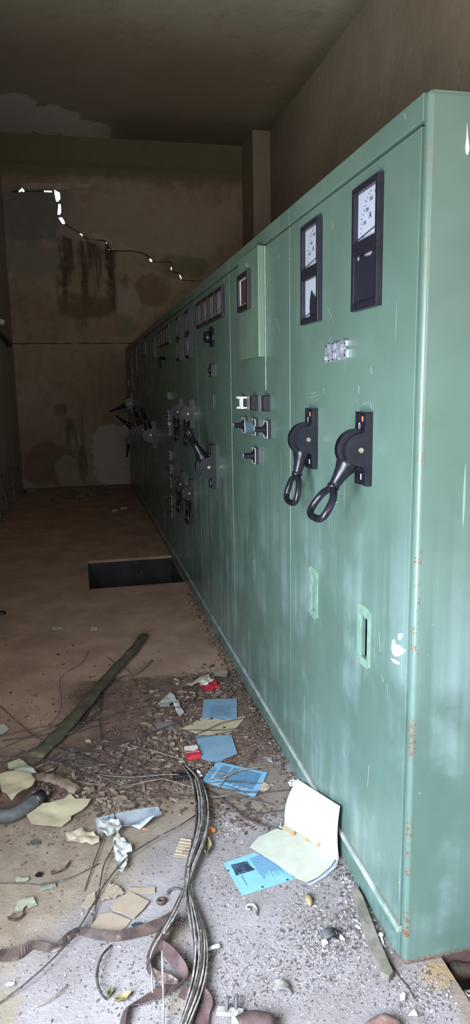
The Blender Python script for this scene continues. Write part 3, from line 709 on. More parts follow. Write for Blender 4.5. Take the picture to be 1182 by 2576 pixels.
obj('printed_text', text_mb('Marlboro', .015, lambda a_, b2, w: cc+ux*a_+uy*b2+Vector((0, 0, .0016))), WHITE, pk)
cp = sheet('crushed_packet', [(500, 1728), (512, 1718), (528, 1715), (545, 1724), (552, 1738), (535, 1742), (520, 1748), (508, 1742)], RED, .004, .022, 30, step=.012, seed=3); T(cp, 'crushed red and white packet by the cabinet foot, above the blue sheet', 'packet')
cw = sheet('white_panel', [(500, 1728), (512, 1718), (528, 1715), (540, 1722), (522, 1732), (506, 1737)], PACKW, .012, .022, 30, step=.012, seed=3, parent=cp)

def bx_on(px_c, dx, dy, h, rot, mat, name, label, cat_, z=0, bev=.003, group=None):
    q = fl(*px_c); m = MB().box((-dx/2, -dy/2, 0), (dx/2, dy/2, h), bev); m.xf(Matrix.Translation((q.x, q.y, z))@Matrix.Rotation(rot, 4, 'Z')); return T(obj(name, m, mat), label, cat_, group)
bk = empty('relay_box', fl(458, 1955), 'small open black plastic box among the twigs left of the wires', 'box')
q = fl(458, 1955)
obj('tray', MB().box(q+Vector((-.037, -.024, .002)), q+Vector((.037, .024, .007)), .002).box(q+Vector((-.037, -.028, .002)), q+Vector((.037, -.018, .022)), .002).box(q+Vector((-.037, .018, .002)), q+Vector((.037, .024, .018)), .002).box(q+Vector((-.037, -.02, .002)), q+Vector((-.031, .02, .018)), .002).box(q+Vector((.031, -.02, .002)), q+Vector((.037, .02, .018)), .002), BLK, bk)
obj('insert', MB().box(q+Vector((-.022, -.012, .007)), q+Vector((.026, .012, .013)), .002), simple_red, bk)

# papers at the left
def lift_edge(p0, p1, w, h):       # curls up towards the line p0-p1
    a_, c_ = fl(*p0), fl(*p1); d = (c_-a_); d.z = 0; d.normalize(); n_ = Vector((-d.y, d.x, 0))
    def f(x, y):
        t = abs((Vector((x, y, 0))-a_).dot(n_)); return h*max(0, 1-t/w)**2
    return f
p = T(sheet('printed_leaflet', [(240, 2062), (300, 2048), (360, 2036), (398, 2031), (404, 2044), (409, 2050), (408, 2066), (372, 2086), (352, 2097), (310, 2096), (246, 2098)], GREYP, .003, .002, 5, lift_edge((310, 2100), (410, 2070), .05, .035)), 'grey printed leaflet with a curled lower edge and an orange spot', 'paper')
q = fl(362, 2088, .03); obj('orange_spot', MB().add([q+Vector((.009*math.cos(k*.7), .006*math.sin(k*.7), .004)) for k in range(9)], [tuple(range(9))]), ORANGE, p)
Qg = W([(245, 2064), (398, 2033), (404, 2060), (250, 2090)]); textlines(p, Qg, .05, .32, .15, .6, 7, .0115, 'v', .25, .5); textlines(p, Qg, .82, .95, .2, .7, 5, .0135, 'v', .25, .3)
T(sheet('crumpled_paper', [(252, 2090), (268, 2083), (292, 2082), (305, 2090), (308, 2102), (296, 2112), (286, 2124), (272, 2118), (258, 2112), (246, 2102)], TISSUE, .008, .035, 28, step=.012, seed=1), 'crumpled white paper on the grey leaflet', 'paper')
T(sheet('crumpled_tissue', [(296, 2110), (312, 2120), (330, 2136), (333, 2150), (318, 2156), (322, 2172), (320, 2190), (308, 2210), (292, 2200), (290, 2180), (291, 2160), (284, 2140), (286, 2124)], TISSUE, .004, .022, 24, step=.012, seed=5), 'creased grey-white tissue trailing below the crumpled paper', 'tissue')
T(sheet('torn_paper', [(68, 2040), (92, 2030), (124, 2034), (160, 2022), (178, 2010), (190, 2022), (230, 2021), (220, 2040), (206, 2052), (180, 2062), (178, 2074), (155, 2088), (125, 2090), (80, 2086), (68, 2062)], CREAM, .004, .02, 7, step=.018, seed=2), 'long torn cream paper with a brown stain', 'paper')
T(sheet('curled_paper', [(0, 1980), (20, 1974), (60, 1971), (82, 1982), (92, 1996), (84, 2012), (60, 2026), (45, 2038), (33, 2052), (24, 2042), (20, 2034), (8, 2026), (5, 2010), (2, 1995)], CREAM, .045, .02, 7, step=.018, seed=8), 'curled cream paper with ragged lower edge lying on the grey hose', 'paper')
T(sheet('green_tinted_paper', [(20, 1938), (50, 1930), (70, 1938), (80, 1946), (76, 1952), (40, 1955), (22, 1948)], simple('pale_olive_paper', (.30, .30, .20), .8, .15), .02, .02, 9, seed=4), 'pale greenish paper at the left end of the tangle', 'paper')
T(sheet('white_scrap', [(30, 1970), (52, 1960), (60, 1951), (76, 1953), (93, 1970), (75, 1973), (55, 1970)], TISSUE, .03, .02, 12, seed=9), 'whitish paper scrap between the greenish paper and the curled cream one', 'paper')
T(sheet('torn_tan_paper', [(166, 2112), (190, 2102), (205, 2096), (235, 2105), (250, 2118), (250, 2128), (232, 2136), (205, 2130), (170, 2127)], TAN, .004, .022, 24, step=.014, seed=6), 'ragged tan paper left of the crumpled white one', 'paper')
T(sheet('torn_cardboard', [(133, 1972), (160, 1970), (178, 1984), (199, 2003), (175, 1998), (150, 1996), (135, 1990)], CARD, .012, .02, 20, seed=12), 'pointed piece of peeling cardboard beside the bark strip', 'cardboard')
T(obj('bark_strip', MB().tube(cat([fl(80, 1953, .03), fl(120, 1956, .045), (fl(160, 1968, .04)), fl(196, 1990, .02)], 6), [.028+.004*math.sin(i*2.1) for i in range(19)], 9, flat=.4), LEAF), 'brown strip of bark or rolled card behind the torn papers', 'bark')
hs = empty('rubber_hose', fl(50, 2035), 'dark grey hose end with a pale stick poking out, left edge', 'hose')
obj('tube', MB().tube(cat([fl(-30, 2050, .03), fl(20, 2052, .03), fl(60, 2035, .03), fl(92, 2012, .03)], 6), .026, 14), GREYT, hs)
obj('cuff', MB().tube([fl(86, 2016, .03), fl(108, 2002, .03)], [.028, .027], 14), BLK, hs)
obj('stick', MB().tube([fl(104, 2005, .032), fl(121, 1994, .036)], .008, 8), CREAM, hs)
T(sheet('paper_roll', [(0, 2060), (14, 2062), (21, 2072), (20, 2078), (0, 2074)], TISSUE, .005, .02, 20, step=.01), 'small white paper scrap at the left edge below the hose', 'paper')
T(sheet('white_sheet_corner', [(-20, 1828), (10, 1826), (24, 1838), (10, 1850), (-20, 1856)], PALE, .005, .006, 9), 'pale sheet corner cut by the left edge of the picture', 'paper')
T(sheet('white_wrapper', [(396, 1783), (410, 1768), (428, 1750), (440, 1760), (444, 1772), (425, 1778), (428, 1786), (405, 1788)], TISSUE, .006, .02, 14, seed=2), 'white crumpled wrapper lying in the brown leaves', 'wrapper')
T(sheet('wrapper_strip', [(432, 1768), (448, 1772), (456, 1790), (464, 1800), (452, 1812), (444, 1800), (438, 1784)], TISSUE, .006, .02, 20, seed=7, step=.014), 'narrow whitish strip trailing right of the white wrapper', 'wrapper')
T(sheet('purple_grey_card', [(396, 1818), (438, 1816), (436, 1836), (392, 1838)], simple('faded_card', (.17, .15, .16), .8), .004), 'faded grey card in the leaf litter', 'card')
T(sheet('folded_box_card', [(535, 1698), (565, 1692), (573, 1700), (570, 1716), (540, 1712)], CARD, .02, .012, 14, seed=3), 'brown folded carton scrap near the cabinet foot', 'cardboard')
T(sheet('wood_sliver', [(478, 1733), (500, 1716), (526, 1706), (529, 1718), (515, 1720), (498, 1728), (480, 1736)], CREAM, .018, .01, 20, seed=3), 'pale wooden sliver behind the crushed red packet', 'wood')

# corrugated cardboard
def corr(name, px_, label, seed, ridges=True):
    P = W(px_); d = (P[1]-P[0]).normalized(); n_ = Vector((-d.y, d.x, 0))
    f = (lambda x, y: .003*(1+math.sin((Vector((x, y, 0)).dot(n_))*2*PI/.016))) if ridges else None
    return T(sheet(name, px_, CARD, .004+seed*.003, .001, 12, f, step=.0055 if ridges else .012, thick=.002, seed=seed), label, 'cardboard', 'torn cardboard pieces')
corr('cardboard_piece', [(240, 2275), (258, 2245), (268, 2226), (300, 2238), (312, 2254), (290, 2265), (262, 2272)], 'ribbed cardboard piece with exposed flutes, topmost of its heap', 2)
corr('cardboard_piece', [(205, 2284), (222, 2255), (240, 2246), (240, 2276), (220, 2292)], 'small cardboard flap left of the ribbed piece', 0, False)
corr('cardboard_piece', [(326, 2248), (352, 2262), (376, 2274), (360, 2295), (336, 2318), (312, 2305), (285, 2298), (278, 2286), (300, 2268)], 'square flat cardboard piece right of the ribbed one', 1, False)
corr('cardboard_piece', [(218, 2352), (234, 2325), (252, 2304), (280, 2298), (300, 2306), (330, 2318), (318, 2334), (298, 2348), (262, 2340), (240, 2350)], 'pointed cardboard piece touching the rusty strap', 0, False)
corr('cardboard_piece', [(323, 2236), (350, 2238), (390, 2236), (390, 2250), (360, 2252), (330, 2250)], 'narrow cardboard strip behind the square piece', 0, False)
corr('cardboard_piece', [(456, 2110), (482, 2114), (476, 2166), (436, 2160)], 'ribbed cardboard square half under the wire bundle', 0)
# thin shards and scraps
SC = [([(38, 2296), (46, 2270), (62, 2266), (84, 2262), (94, 2282), (72, 2290), (68, 2284), (60, 2290), (58, 2300)], GSHARD, 'pale notched plastic shard on the left floor', 'shard'),
      ([(38, 2218), (44, 2212), (70, 2212), (74, 2218), (66, 2223), (42, 2223)], GSHARD, 'pale oval scrap lying across a thin wire', 'scrap'),
      ([(99, 2230), (138, 2223), (142, 2236), (102, 2246)], simple('pale_green_card', (.19, .20, .155), .7), 'pale green rectangular card right of the oval scrap', 'card'),
      ([(13, 2484), (20, 2479), (34, 2478), (38, 2482), (30, 2487), (18, 2488)], WHITE, 'white oval chip near the lower left edge', 'chip'),
      ([(130, 1584), (136, 1578), (156, 1580), (160, 1585), (150, 1586), (140, 1588), (134, 1590)], PALE, 'left one of two white paper scraps on the far floor', 'paper'),
      ([(225, 1590), (232, 1578), (240, 1582), (247, 1580), (244, 1590), (234, 1591)], PALE, 'right one of two white paper scraps on the far floor', 'paper'),
      ([(1005, 2510), (1013, 2501), (1020, 2507), (1018, 2520), (1008, 2524)], WHITE, 'white chip beside the black wire end', 'chip'),
      ([(1027, 2560), (1040, 2545), (1048, 2552), (1050, 2562)], WHITE, 'white chip at the lower edge below the cabinet corner', 'chip'),
      ([(808, 2372), (818, 2366), (826, 2380), (812, 2388)], WHITE, 'white shard left of the fluted plug', 'shard'),
      ([(850, 2353), (862, 2362), (868, 2372), (858, 2370), (850, 2362)], PLAST, 'white curved shard right of the fluted plug', 'shard'),
      ([(724, 1972), (736, 1964), (745, 1970), (742, 1980), (730, 1982)], PLAST, 'crumpled white blob at the top corner of the folder', 'scrap'),
      ([(665, 1908), (682, 1913), (686, 1922), (676, 1920)], TISSUE, 'grey-white scrap on the beige sheet by the cabinet', 'scrap'),
      ([(495, 1940), (503, 1946), (510, 1957), (502, 1960), (495, 1948)], PLAST, 'small twisted white scrap beside the black box', 'scrap'),
      ([(652, 1972), (666, 1972), (680, 1982), (676, 1992), (660, 1996), (650, 1990)], TAN, 'tan crumpled scrap at the torn corner of the bright blue sheet', 'scrap'),
      ([(300, 2072), (310, 2062), (326, 2076), (318, 2082)], simple('dark_blue_scrap', (.03, .04, .06), .5), 'dark scrap on the leaflet', 'scrap'),
      ([(330, 2335), (340, 2326), (356, 2327), (352, 2338), (336, 2342)], simple('dark_glass', (.04, .05, .08), .2), 'dark glassy shard above the rusty strap', 'shard'),
      ([(88, 2207), (98, 2198), (108, 2202), (104, 2210), (92, 2212)], BLK, 'small black scrap on the left floor', 'scrap'),
      ([(76, 2122), (88, 2117), (102, 2122), (100, 2130), (80, 2130)], GREYT, 'dark grey scrap below the torn cream paper', 'scrap'),
      ([(455, 2100), (470, 2096), (478, 2104), (462, 2110)], STONE, 'reddish scrap beside the ribbed cardboard square', 'scrap')]
SC = SC[:14]+SC[15:18]
for i, (px_, mt, lb, ct) in enumerate(SC): T(sheet({'shard': 'shard', 'scrap': 'litter_scrap', 'card': 'card_scrap', 'chip': 'chip', 'paper': 'paper_scrap'}[ct], px_, mt, .004, .006, 25, step=.008, thick=.0015, seed=i), lb, ct)
# leaves
def leaf_mesh(L, wd, curl, mat, name='dry_leaf'):
    m = MB(); n = 7; V = []
    for i in range(n+1):
        t = i/n; w = wd*math.sin(PI*min(1, t*.94+.03))**.8*(1+.12*math.sin(i*5))
        for k in (-1, -.45, 0, .45, 1): V.append(Vector((L*(t-.5), w*k*.5, curl*(abs(k)**1.5)+curl*.5*abs(t-.5)**2*4+.003*math.sin(i*2+k*3))))
    mn = min(v.z for v in V)
    m.add([v-Vector((0, 0, mn)) for v in V], [(i*5+k, (i+1)*5+k, (i+1)*5+k+1, i*5+k+1) for i in range(n) for k in range(4)], True)
    return m
leaf_me = []
LM = [LEAF, simple('pale_dry_leaf', (.235, .185, .14), .8, .3, 40), simple('red_brown_leaf', (.11, .072, .055), .8, .3, 40)]
for k, (L, wd, cu_) in enumerate(((.06, .034, .004), (.05, .03, .007), (.07, .028, .003))):
    o = obj('dry_leaf', leaf_mesh(L, wd, cu_, LM[k]), LM[k], solid=.0006, center=False); leaf_me.append(o)
LR = random.Random(5)
spots = []
for _ in range(56): spots.append((LR.uniform(360, 500), LR.uniform(1735, 1925)))
for _ in range(22): spots.append((LR.uniform(430, 580), LR.uniform(1700, 1760)))
for _ in range(26): spots.append((LR.uniform(120, 330), LR.uniform(1925, 2060)))
for _ in range(14): spots.append((LR.uniform(180, 400), LR.uniform(1870, 1960)))
spots = [q for q in spots if not covered(*q, LR, 1)]
for i, (a_, b2) in enumerate(spots):
    k = LR.randrange(3); o = leaf_me[k] if i < 3 and i == k else leaf_me[k].copy()
    if i < 3: o = leaf_me[i]
    else: COL.objects.link(o)
    q = fl(a_, b2); o.location = (q.x, q.y, .001+LR.uniform(0, .006)); s_ = LR.uniform(.5, 1.05); o.scale = (s_, s_, s_)
    o.rotation_euler = (LR.uniform(-.3, .3), LR.uniform(-.15, .15), LR.uniform(0, 6.28)); 
    if abs(o.rotation_euler[0]) > .1: o.location.z += .004
    T(o, 'small brown dry leaf in the brown litter between hose and cabinets', 'leaf', 'dry leaves in the brown litter')
def big_leaf(px_c, L, wd, rot, mat, label, curl=.012):
    q = fl(*px_c); m = leaf_mesh(L, wd, curl, mat); m.xf(Matrix.Translation((q.x, q.y, .002))@Matrix.Rotation(rot, 4, 'Z')); T(obj('fallen_leaf', m, mat, solid=.0007), label, 'leaf')
big_leaf((152, 2192), .075, .03, .7, LM[0], 'brown leaf on the bare floor above the pale green card')
big_leaf((40, 2316), .045, .03, .2, LM[2], 'reddish brown leaf below the notched shard')
big_leaf((519, 2140), .085, .035, 1.4, simple('olive_leaf', (.22, .19, .10), .7, .3), 'olive brown leaf caught under the wire bundle', .02)
big_leaf((531, 2096), .035, .022, -.8, LEAF_O, 'orange curled leaf right of the wire bundle')
big_leaf((320, 2038), .06, .03, -.2, LM[2], 'dark orange-brown leaf just above the grey leaflet')
big_leaf((310, 2518), .045, .02, .3, simple('yellow_leaf', (.24, .19, .09), .7, .3), 'yellowish curled leaf near the lower edge')
big_leaf((277, 2506), .028, .012, 1.2, simple('green_scrap_leaf', (.19, .20, .10), .6, .3), 'small green-yellow leaf at the end of a curved wire')
T(obj('seed_pod', MB().tube(cat([fl(776, 2246, .006), fl(774, 2256, .012), fl(778, 2268, .012), fl(780, 2280, .006)], 4), [.002, .003, .004, .006, .008, .010, .011, .011, .010, .009, .007, .005, .002], 8), simple('pod_brown', (.26, .19, .10), .7, .3)), 'brown seed pod on the bare floor below the folder', 'pod')

# stones, caps, fittings
def rock(px_c, rx, ry, h, mat, name, label, cat_, seed=0):
    q = fl(*px_c); bm = bmesh.new(); bmesh.ops.create_icosphere(bm, subdivisions=3, radius=1)
    for v in bm.verts:
        n_ = 1+.28*noise.noise(v.co*1.7+Vector((seed, 0, 0)))+.1*noise.noise(v.co*4+Vector((0, seed, 0)))
        v.co = Vector((v.co.x*rx*n_, v.co.y*ry*n_, max(-.25, v.co.z)*h*n_))
    mn = min(v.co.z for v in bm.verts); m = MB().bm(bm, True); m.xf(Matrix.Translation((q.x, q.y, -mn))); return T(obj(name, m, mat), label, cat_)
rock((966, 2600), .048, .034, .026, STONE, 'brick_fragment', 'reddish rounded brick fragment cut by the lower edge', 'brick', 3)
can = empty('rusty_can', fl(650, 2590), 'flattened rusty can with whitish lid at the lower edge', 'can')
q = fl(648, 2596); obj('shell', MB().tube(cat([q+Vector((-.05, .0, .022)), q+Vector((-.01, .005, .024)), q+Vector((.04, -.01, .02))], 4), [.024, .026, .026, .027, .026, .025, .025, .024, .020], 14), RUSTB, can)
obj('lid', MB().cyl(q+Vector((-.056, -.001, .022)), q+Vector((-.050, 0, .022)), .026, 18), PLAST, can)
cl = empty('metal_clamp', fl(585, 2545), 'small grey metal clamp with two upright prongs near the lower edge', 'clamp')
q = fl(582, 2552); obj('plate', MB().bar(q+Vector((-.035, .012, .008)), q+Vector((.03, -.012, .008)), .02, .012, bev=.002), WIRE_G, cl)
for k in (-.012, .012): obj('prong', MB().tube(cat([q+Vector((k, .0, .01)), q+Vector((k+.004, .012, .03)), q+Vector((k+.008, .02, .034))], 3), .005, 8), GREYT, cl)
ft = empty('fluted_plug', fl(826, 2358), 'dark grey fluted plug lying in the rubble', 'plug'); q = fl(828, 2360)
m = MB()
for k in range(4): m.tube([q+Vector((-.02, -.008+k*.006, .012)), q+Vector((.018, .0+k*.006, .012))], .006, 8)
obj('flutes', m, GREYT, ft)
obj('collar', MB().cyl(q+Vector((.014, -.002, .012)), q+Vector((.021, -.0, .012)), .015, 14), BLK, ft)
mc = empty('curved_sheet_clip', fl(700, 2495), 'curved grey metal clip in the gravel left of the plank', 'clip'); q = fl(702, 2498)
m = MB(); V = []
for i in range(9):
    a_ = -.2+2.4*i/8
    for k in (-1, 1): V.append(q+Vector((.03*math.cos(a_)*.9, k*.016+.02*math.sin(a_)*.2, .004+.018*math.sin(a_*.9+.2))))
m.add(V, [(2*i, 2*i+2, 2*i+3, 2*i+1) for i in range(8)], True); obj('curved_plate', m, WIRE_G, mc, .002)
obj('rivet', MB().cyl(q+Vector((0, .02, .002)), q+Vector((0, .02, .02)), .006, 10), RUST, mc)
hk = fl(630, 2290); T(obj('wire_hook', MB().tube(cat([hk+Vector((.012, -.03, .003)), hk+Vector((.018, -.008, .006)), hk+Vector((.010, .010, .01)), hk+Vector((-.008, .010, .01)), hk+Vector((-.012, .0, .008)), hk+Vector((-.002, -.006, .008))], 5), .004, 8), WIRE_G), 'small bent grey hook on the bare floor below the photo sheet', 'hook')
hk = fl(442, 2245); T(obj('bent_strip', MB().tube(cat([fl(422, 2250, .004), fl(425, 2240, .008), fl(440, 2234, .01), fl(458, 2240, .006)], 5), .0045, 8, flat=.5), GREYT), 'dark arched strip just left of where the wires pinch together', 'strip')
nt_ = fl(406, 2273); m = MB().tube([nt_+Vector((.011*math.cos(k*PI/6), .009*math.sin(k*PI/6), .010)) for k in range(12)], .005, 8, True); m.cyl(nt_+Vector((0, 0, .002)), nt_+Vector((0, 0, .006)), .012, 12)
T(obj('grommet', m, RUST), 'small round rusty grommet right of the cardboard heap', 'grommet')
T(obj('plastic_clip', MB().tube(cat([fl(522, 2388, .006), fl(535, 2383, .008), fl(553, 2378, .007)], 4), [.004, .006, .007, .007, .007, .0075, .008, .008, .006], 8, flat=.6), simple('pale_grey_plastic', (.5, .52, .5), .5)), 'short pale grey plastic strip right of the wire bundle', 'strip')
sw = empty('wall_anchor', fl(950, 2362), 'white plastic wall anchor with round head by the plank', 'anchor'); a_, b2 = fl(957, 2352, .010), fl(964, 2379, .005)
obj('head', MB().tube([a_+(a_-b2)*.12, a_+(a_-b2)*.05, a_-(a_-b2)*.1, a_-(a_-b2)*.16], [.003, .008, .008, .004], 12), PLAST, sw); obj('shank', MB().tube([a_, a_.lerp(b2, .5), b2], [.0045, .0045, .003], 8), PLAST, sw)
# plank
P = W([(884, 2246), (898, 2244), (912, 2270), (930, 2320), (955, 2385), (988, 2462), (978, 2472), (958, 2462), (935, 2410), (912, 2345), (896, 2285)])
m = MB().prism([(p.x, p.y) for p in P], lambda a, b_, w: Vector((a, b_, w)), .002, .022)
T(obj('wooden_batten', m, WOOD), 'grey weathered wooden batten on the floor along the cabinet foot', 'wood')
m = MB().tube(cat([fl(958, 2388, .01), fl(985, 2425, .004), fl(1008, 2462, .003), (fl(1028, 2485, .003)), fl(1042, 2512, .003)], 6), .002, 6)
T(obj('thin_wire', m, WIRE_D), 'thin black wire running from the batten to the pit edge', 'wire')
# olive flattened pipe
pp = [(362, 1598, .03), (330, 1640, .03), (290, 1682, .03), (245, 1735, .03), (190, 1800, .03), (140, 1855, .025), (85, 1905, .02)]
C_ = cat([fl(a_, b2, z_) for a_, b2, z_ in pp], 6); n = len(C_)
m = MB().tube(C_, [.027+.012*(i/n)+.003*math.sin(i*1.3) for i in range(n)], 14, flat=.45)
T(obj('flattened_pipe', m, OLIVE), 'long olive green flattened pipe lying diagonally on the floor', 'pipe')

# wires, stalks
WL = [('thin_wire', [(-10, 1766), (60, 1830), (110, 1862), (240, 1890)], WIRE_D, 'wire entering at the left edge and crossing the foot of the olive pipe', .0022),
 ('thin_wire', [(-10, 1888), (80, 1850), (150, 1820), (205, 1780), (215, 1752), (240, 1758), (280, 1766), (310, 1766)], WIRE_D, 'wire bending over the middle of the olive pipe', .002),
 ('thin_wire', [(222, 1638), (205, 1668), (158, 1698), (151, 1720), (154, 1755), (150, 1790), (122, 1828)], WIRE_D, 'lone curved wire standing left of the olive pipe', .002),
 ('thin_wire', [(0, 1852), (60, 1838), (130, 1825), (250, 1812), (300, 1792)], WIRE_D, None, .0018),
 ('thin_wire', [(246, 1735), (250, 1800), (256, 1872)], WIRE_D, 'short dark wire hanging straight down from the olive pipe', .003),
 ('thin_wire', [(328, 1860), (300, 1920), (282, 1948)], WIRE_D, None, .0022),
 ('thin_wire', [(-10, 1918), (100, 1922), (200, 1927), (330, 1915), (420, 1890)], WIRE_D, None, .002),
 ('thin_wire', [(-10, 1902), (120, 1912), (220, 1950), (300, 1985), (400, 1998), (500, 2003)], WIRE_D, None, .0022),
 ('dry_stalk', [(268, 1990), (330, 1975), (400, 1960), (425, 1963), (500, 1985)], STRAW, 'pale stalk running left from the head of the wire bundle', .0025),
 ('dry_stalk', [(240, 1948), (330, 1955), (430, 1948), (500, 1960)], STRAW, None, .0022),
 ('thin_wire', [(458, 1836), (500, 1837), (560, 1837), (610, 1830)], WIRE_D, 'straight dark wire across the cream sheet', .0022),
 ('thin_wire', [(440, 1870), (520, 1836), (570, 1815), (640, 1803)], WIRE_D, 'wire rising across the cream sheet to the cabinet foot', .0022),
 ('thin_wire', [(480, 1858), (530, 1850), (590, 1838)], WIRE_D, None, .002),
 ('thin_wire', [(500, 1976), (560, 1985), (640, 1993), (745, 1986)], WIRE_D, 'wire lying across the lower text of the bright blue sheet', .0025),
 ('thin_wire', [(500, 2000), (560, 2004), (620, 2008), (690, 2025)], WIRE_D, None, .0022),
 ('twig', [(505, 1975), (560, 2010), (620, 2058), (670, 2078), (705, 2086), (740, 2106)], WIRE_D, 'thick dark twig reaching the folded crease of the folder', .004),
 ('thin_wire', [(520, 2028), (580, 2040), (640, 2045), (735, 2036)], WIRE_D, None, .002),
 ('dry_stalk', [(525, 1965), (570, 1952), (600, 1938), (655, 1930), (690, 1928)], STRAW, 'stalk lying across the top of the bright blue sheet', .003),
 ('twig', [(544, 1990), (560, 1968), (580, 1944)], STRAW, 'short straight twig on the bright blue sheet', .003),
 ('twig', [(614, 1932), (632, 1905), (646, 1884)], WIRE_D, None, .0025),
 ('thin_wire', [(276, 2050), (262, 2100), (240, 2160), (212, 2242)], WIRE_D, 'dark wire falling from the tangle past the crumpled paper, left one', .0024),
 ('thin_wire', [(288, 2045), (292, 2090), (285, 2130), (262, 2175), (250, 2235), (232, 2325)], WIRE_D, 'longer wire beside it ending in the cardboard heap', .0026),
 ('thin_wire', [(492, 2050), (450, 2078), (400, 2104), (325, 2152), (270, 2215), (240, 2265), (180, 2360), (90, 2452), (-10, 2530)], WIRE_D, 'long dark wire sweeping from the bundle to the lower left corner', .0028),
 ('thin_wire', [(-10, 2222), (60, 2222), (110, 2224), (180, 2207), (250, 2172)], WIRE_D, 'faint wire under the oval scrap on the left floor', .0018),
 ('bent_wire', [(280, 2378), (256, 2405), (245, 2440), (245, 2472), (255, 2500), (268, 2514)], WIRE_D, 'thick hooked wire below the rusty strap', .004),
 ('twig', [(170, 2478), (150, 2495), (120, 2518), (90, 2534)], STRAW, 'thin brown twig on bare floor at lower left', .0022),
 ('dry_stalk', [(238, 1745), (270, 1722), (310, 1702), (345, 1695), (385, 1662)], WIRE_D, 'leafy stem sticking out right of the olive pipe', .003),
 ('dry_stalk', [(280, 1700), (315, 1694), (350, 1680), (384, 1658)], STRAW, None, .0022),
 ('dry_stalk', [(270, 1652), (300, 1675), (325, 1690), (345, 1726)], WIRE_D, 'thin stem crossing the upper olive pipe', .0018),
 ('thin_wire', [(258, 1745), (245, 1790), (190, 1835), (130, 1868), (100, 1890)], WIRE_D, 'dark wire following the right side of the olive pipe', .005),
 ('thin_wire', [(235, 1760), (210, 1810), (160, 1850), (110, 1880)], WIRE_D, None, .004),
 ('twig', [(0, 1955), (60, 1948), (110, 1945)], STRAW, None, .002),
 ('twig', [(330, 1740), (310, 1790), (290, 1830), (310, 1870)], WIRE_D, None, .0014),
 ('thin_wire', [(470, 1870), (466, 1905), (462, 1975)], STRAW, 'upright stalk passing the black box', .0022),
 ('thin_wire', [(300, 1790), (380, 1775), (470, 1762), (545, 1757)], WIRE_D, None, .0016),
 ('thin_wire', [(440, 1720), (500, 1700), (540, 1698)], STRAW, None, .002)]
for i in range(26):
    a_ = (R.uniform(-10, 330), R.uniform(1860, 1960)); ln = R.uniform(80, 260); an = R.uniform(-.95, .95); b2 = (a_[0]+ln, a_[1]+ln*an*.6)
    WL.append(('thin_wire', [a_, ((a_[0]+b2[0])/2+R.uniform(-10, 10), (a_[1]+b2[1])/2+R.uniform(-10, 10)), b2], WIRE_D if i % 6 else STRAW, None, R.uniform(.0014, .003)))
for i in range(14):
    a_ = (R.uniform(440, 540), R.uniform(1930, 2040)); ln = R.uniform(60, 190); an = R.uniform(-.5, .6); b2 = (a_[0]+ln, a_[1]+ln*an*.6)
    WL.append(('thin_wire', [a_, ((a_[0]+b2[0])/2+R.uniform(-8, 8), (a_[1]+b2[1])/2+R.uniform(-6, 6)), b2], WIRE_D if i % 2 else STRAW, None, R.uniform(.001, .002)))
for i, (nm, px_, mt, lb, r_) in enumerate(WL):
    zz = .012+.012*((i*37) % 5)/4
    P = [fl(a_, b2, zz if 0 < k < len(px_)-1 else r_+.002) for k, (a_, b2) in enumerate(px_)]
    C_ = cat(P, 6); m = MB().tube(C_, [r_*(1-.3*abs(2*k/len(C_)-1)) for k in range(len(C_))], 6)
    o = obj(nm, m, mt)
    T(o, lb or 'thin loose wire or stalk in the dark tangle across the floor', {'thin_wire': 'wire', 'bent_wire': 'wire', 'twig': 'twig', 'dry_stalk': 'stalk'}[nm], 'thin wires and stalks of the floor tangle')
# bundle of cables
main = [(462, 1925, .02), (492, 1962, .035), (505, 2010, .045), (510, 2060, .05), (505, 2105, .05), (492, 2150, .045), (478, 2195, .04), (473, 2235, .035), (484, 2290, .04), (497, 2345, .045), (503, 2400, .045), (500, 2455, .045), (488, 2510, .04), (468, 2570, .035), (452, 2620, .03)]
off_k = [.3, .8, 1.0, 1.0, 1.0, .9, .6, .25, .6, .8, .8, .8, .8, .7, .6]
NS = 12
for sidx in range(NS):
    ph = sidx*2*PI/NS; P = []
    j0 = 0 if sidx % 3 else 1
    for k, (a_, b2, z_) in enumerate(main):
        if k < j0: continue
        w = .021*off_k[k]; lat = w*math.cos(ph+k*.22)*(1 if sidx % 4 else 1.25); q = fl(a_, b2, z_*.6)
        P.append(q+Vector((lat, lat*.15, max(-z_*.6+.006, .5*w*math.sin(ph+k*.22)))))
    r_ = (.0030, .0034, .0025)[sidx % 3]
    T(obj('cable', MB().tube(cat(P, 6), r_, 7), WIRE_G if sidx % 3 != 1 else WIRE_D), 'weathered grey cable of the long bundle snaking to the lower edge', 'cable', 'cables of the snaking bundle')
for sidx in range(4):
    d = sidx*4; P = [(470+d*.5, 2180, .04), (466+d*.3, 2225, .035), (448+d, 2262, .05), (425+d, 2310, .06), (405+d*.5, 2348, .06), (385+d*.4, 2382, .05), (377, 2412, .04), (380+d*.2, 2450, .03), (385, 2500+d*4, .006)]
    if sidx > 1: P = P[:5]
    T(obj('cable', MB().tube(cat([fl(*q) for q in P], 6), .003, 7), WIRE_D if sidx % 2 == 0 else WIRE_G), 'cable branching left from the pinch to the rusty strap', 'cable', 'cables branching off the bundle')
T(obj('cable', MB().tube(cat([fl(408, 2392, .075), fl(409, 2450, .05), fl(411, 2510, .03), fl(411, 2590, .02)], 6), .003, 7), WIRE_G), 'single straight grey wire hanging over the strap loops', 'cable')
T(obj('cable', MB().tube(cat([fl(545, 2390, .012), fl(528, 2412, .01), fl(510, 2440, .006)], 5), .0022, 6), WIRE_D), 'short dark twig end beside the pale plastic strip', 'twig')
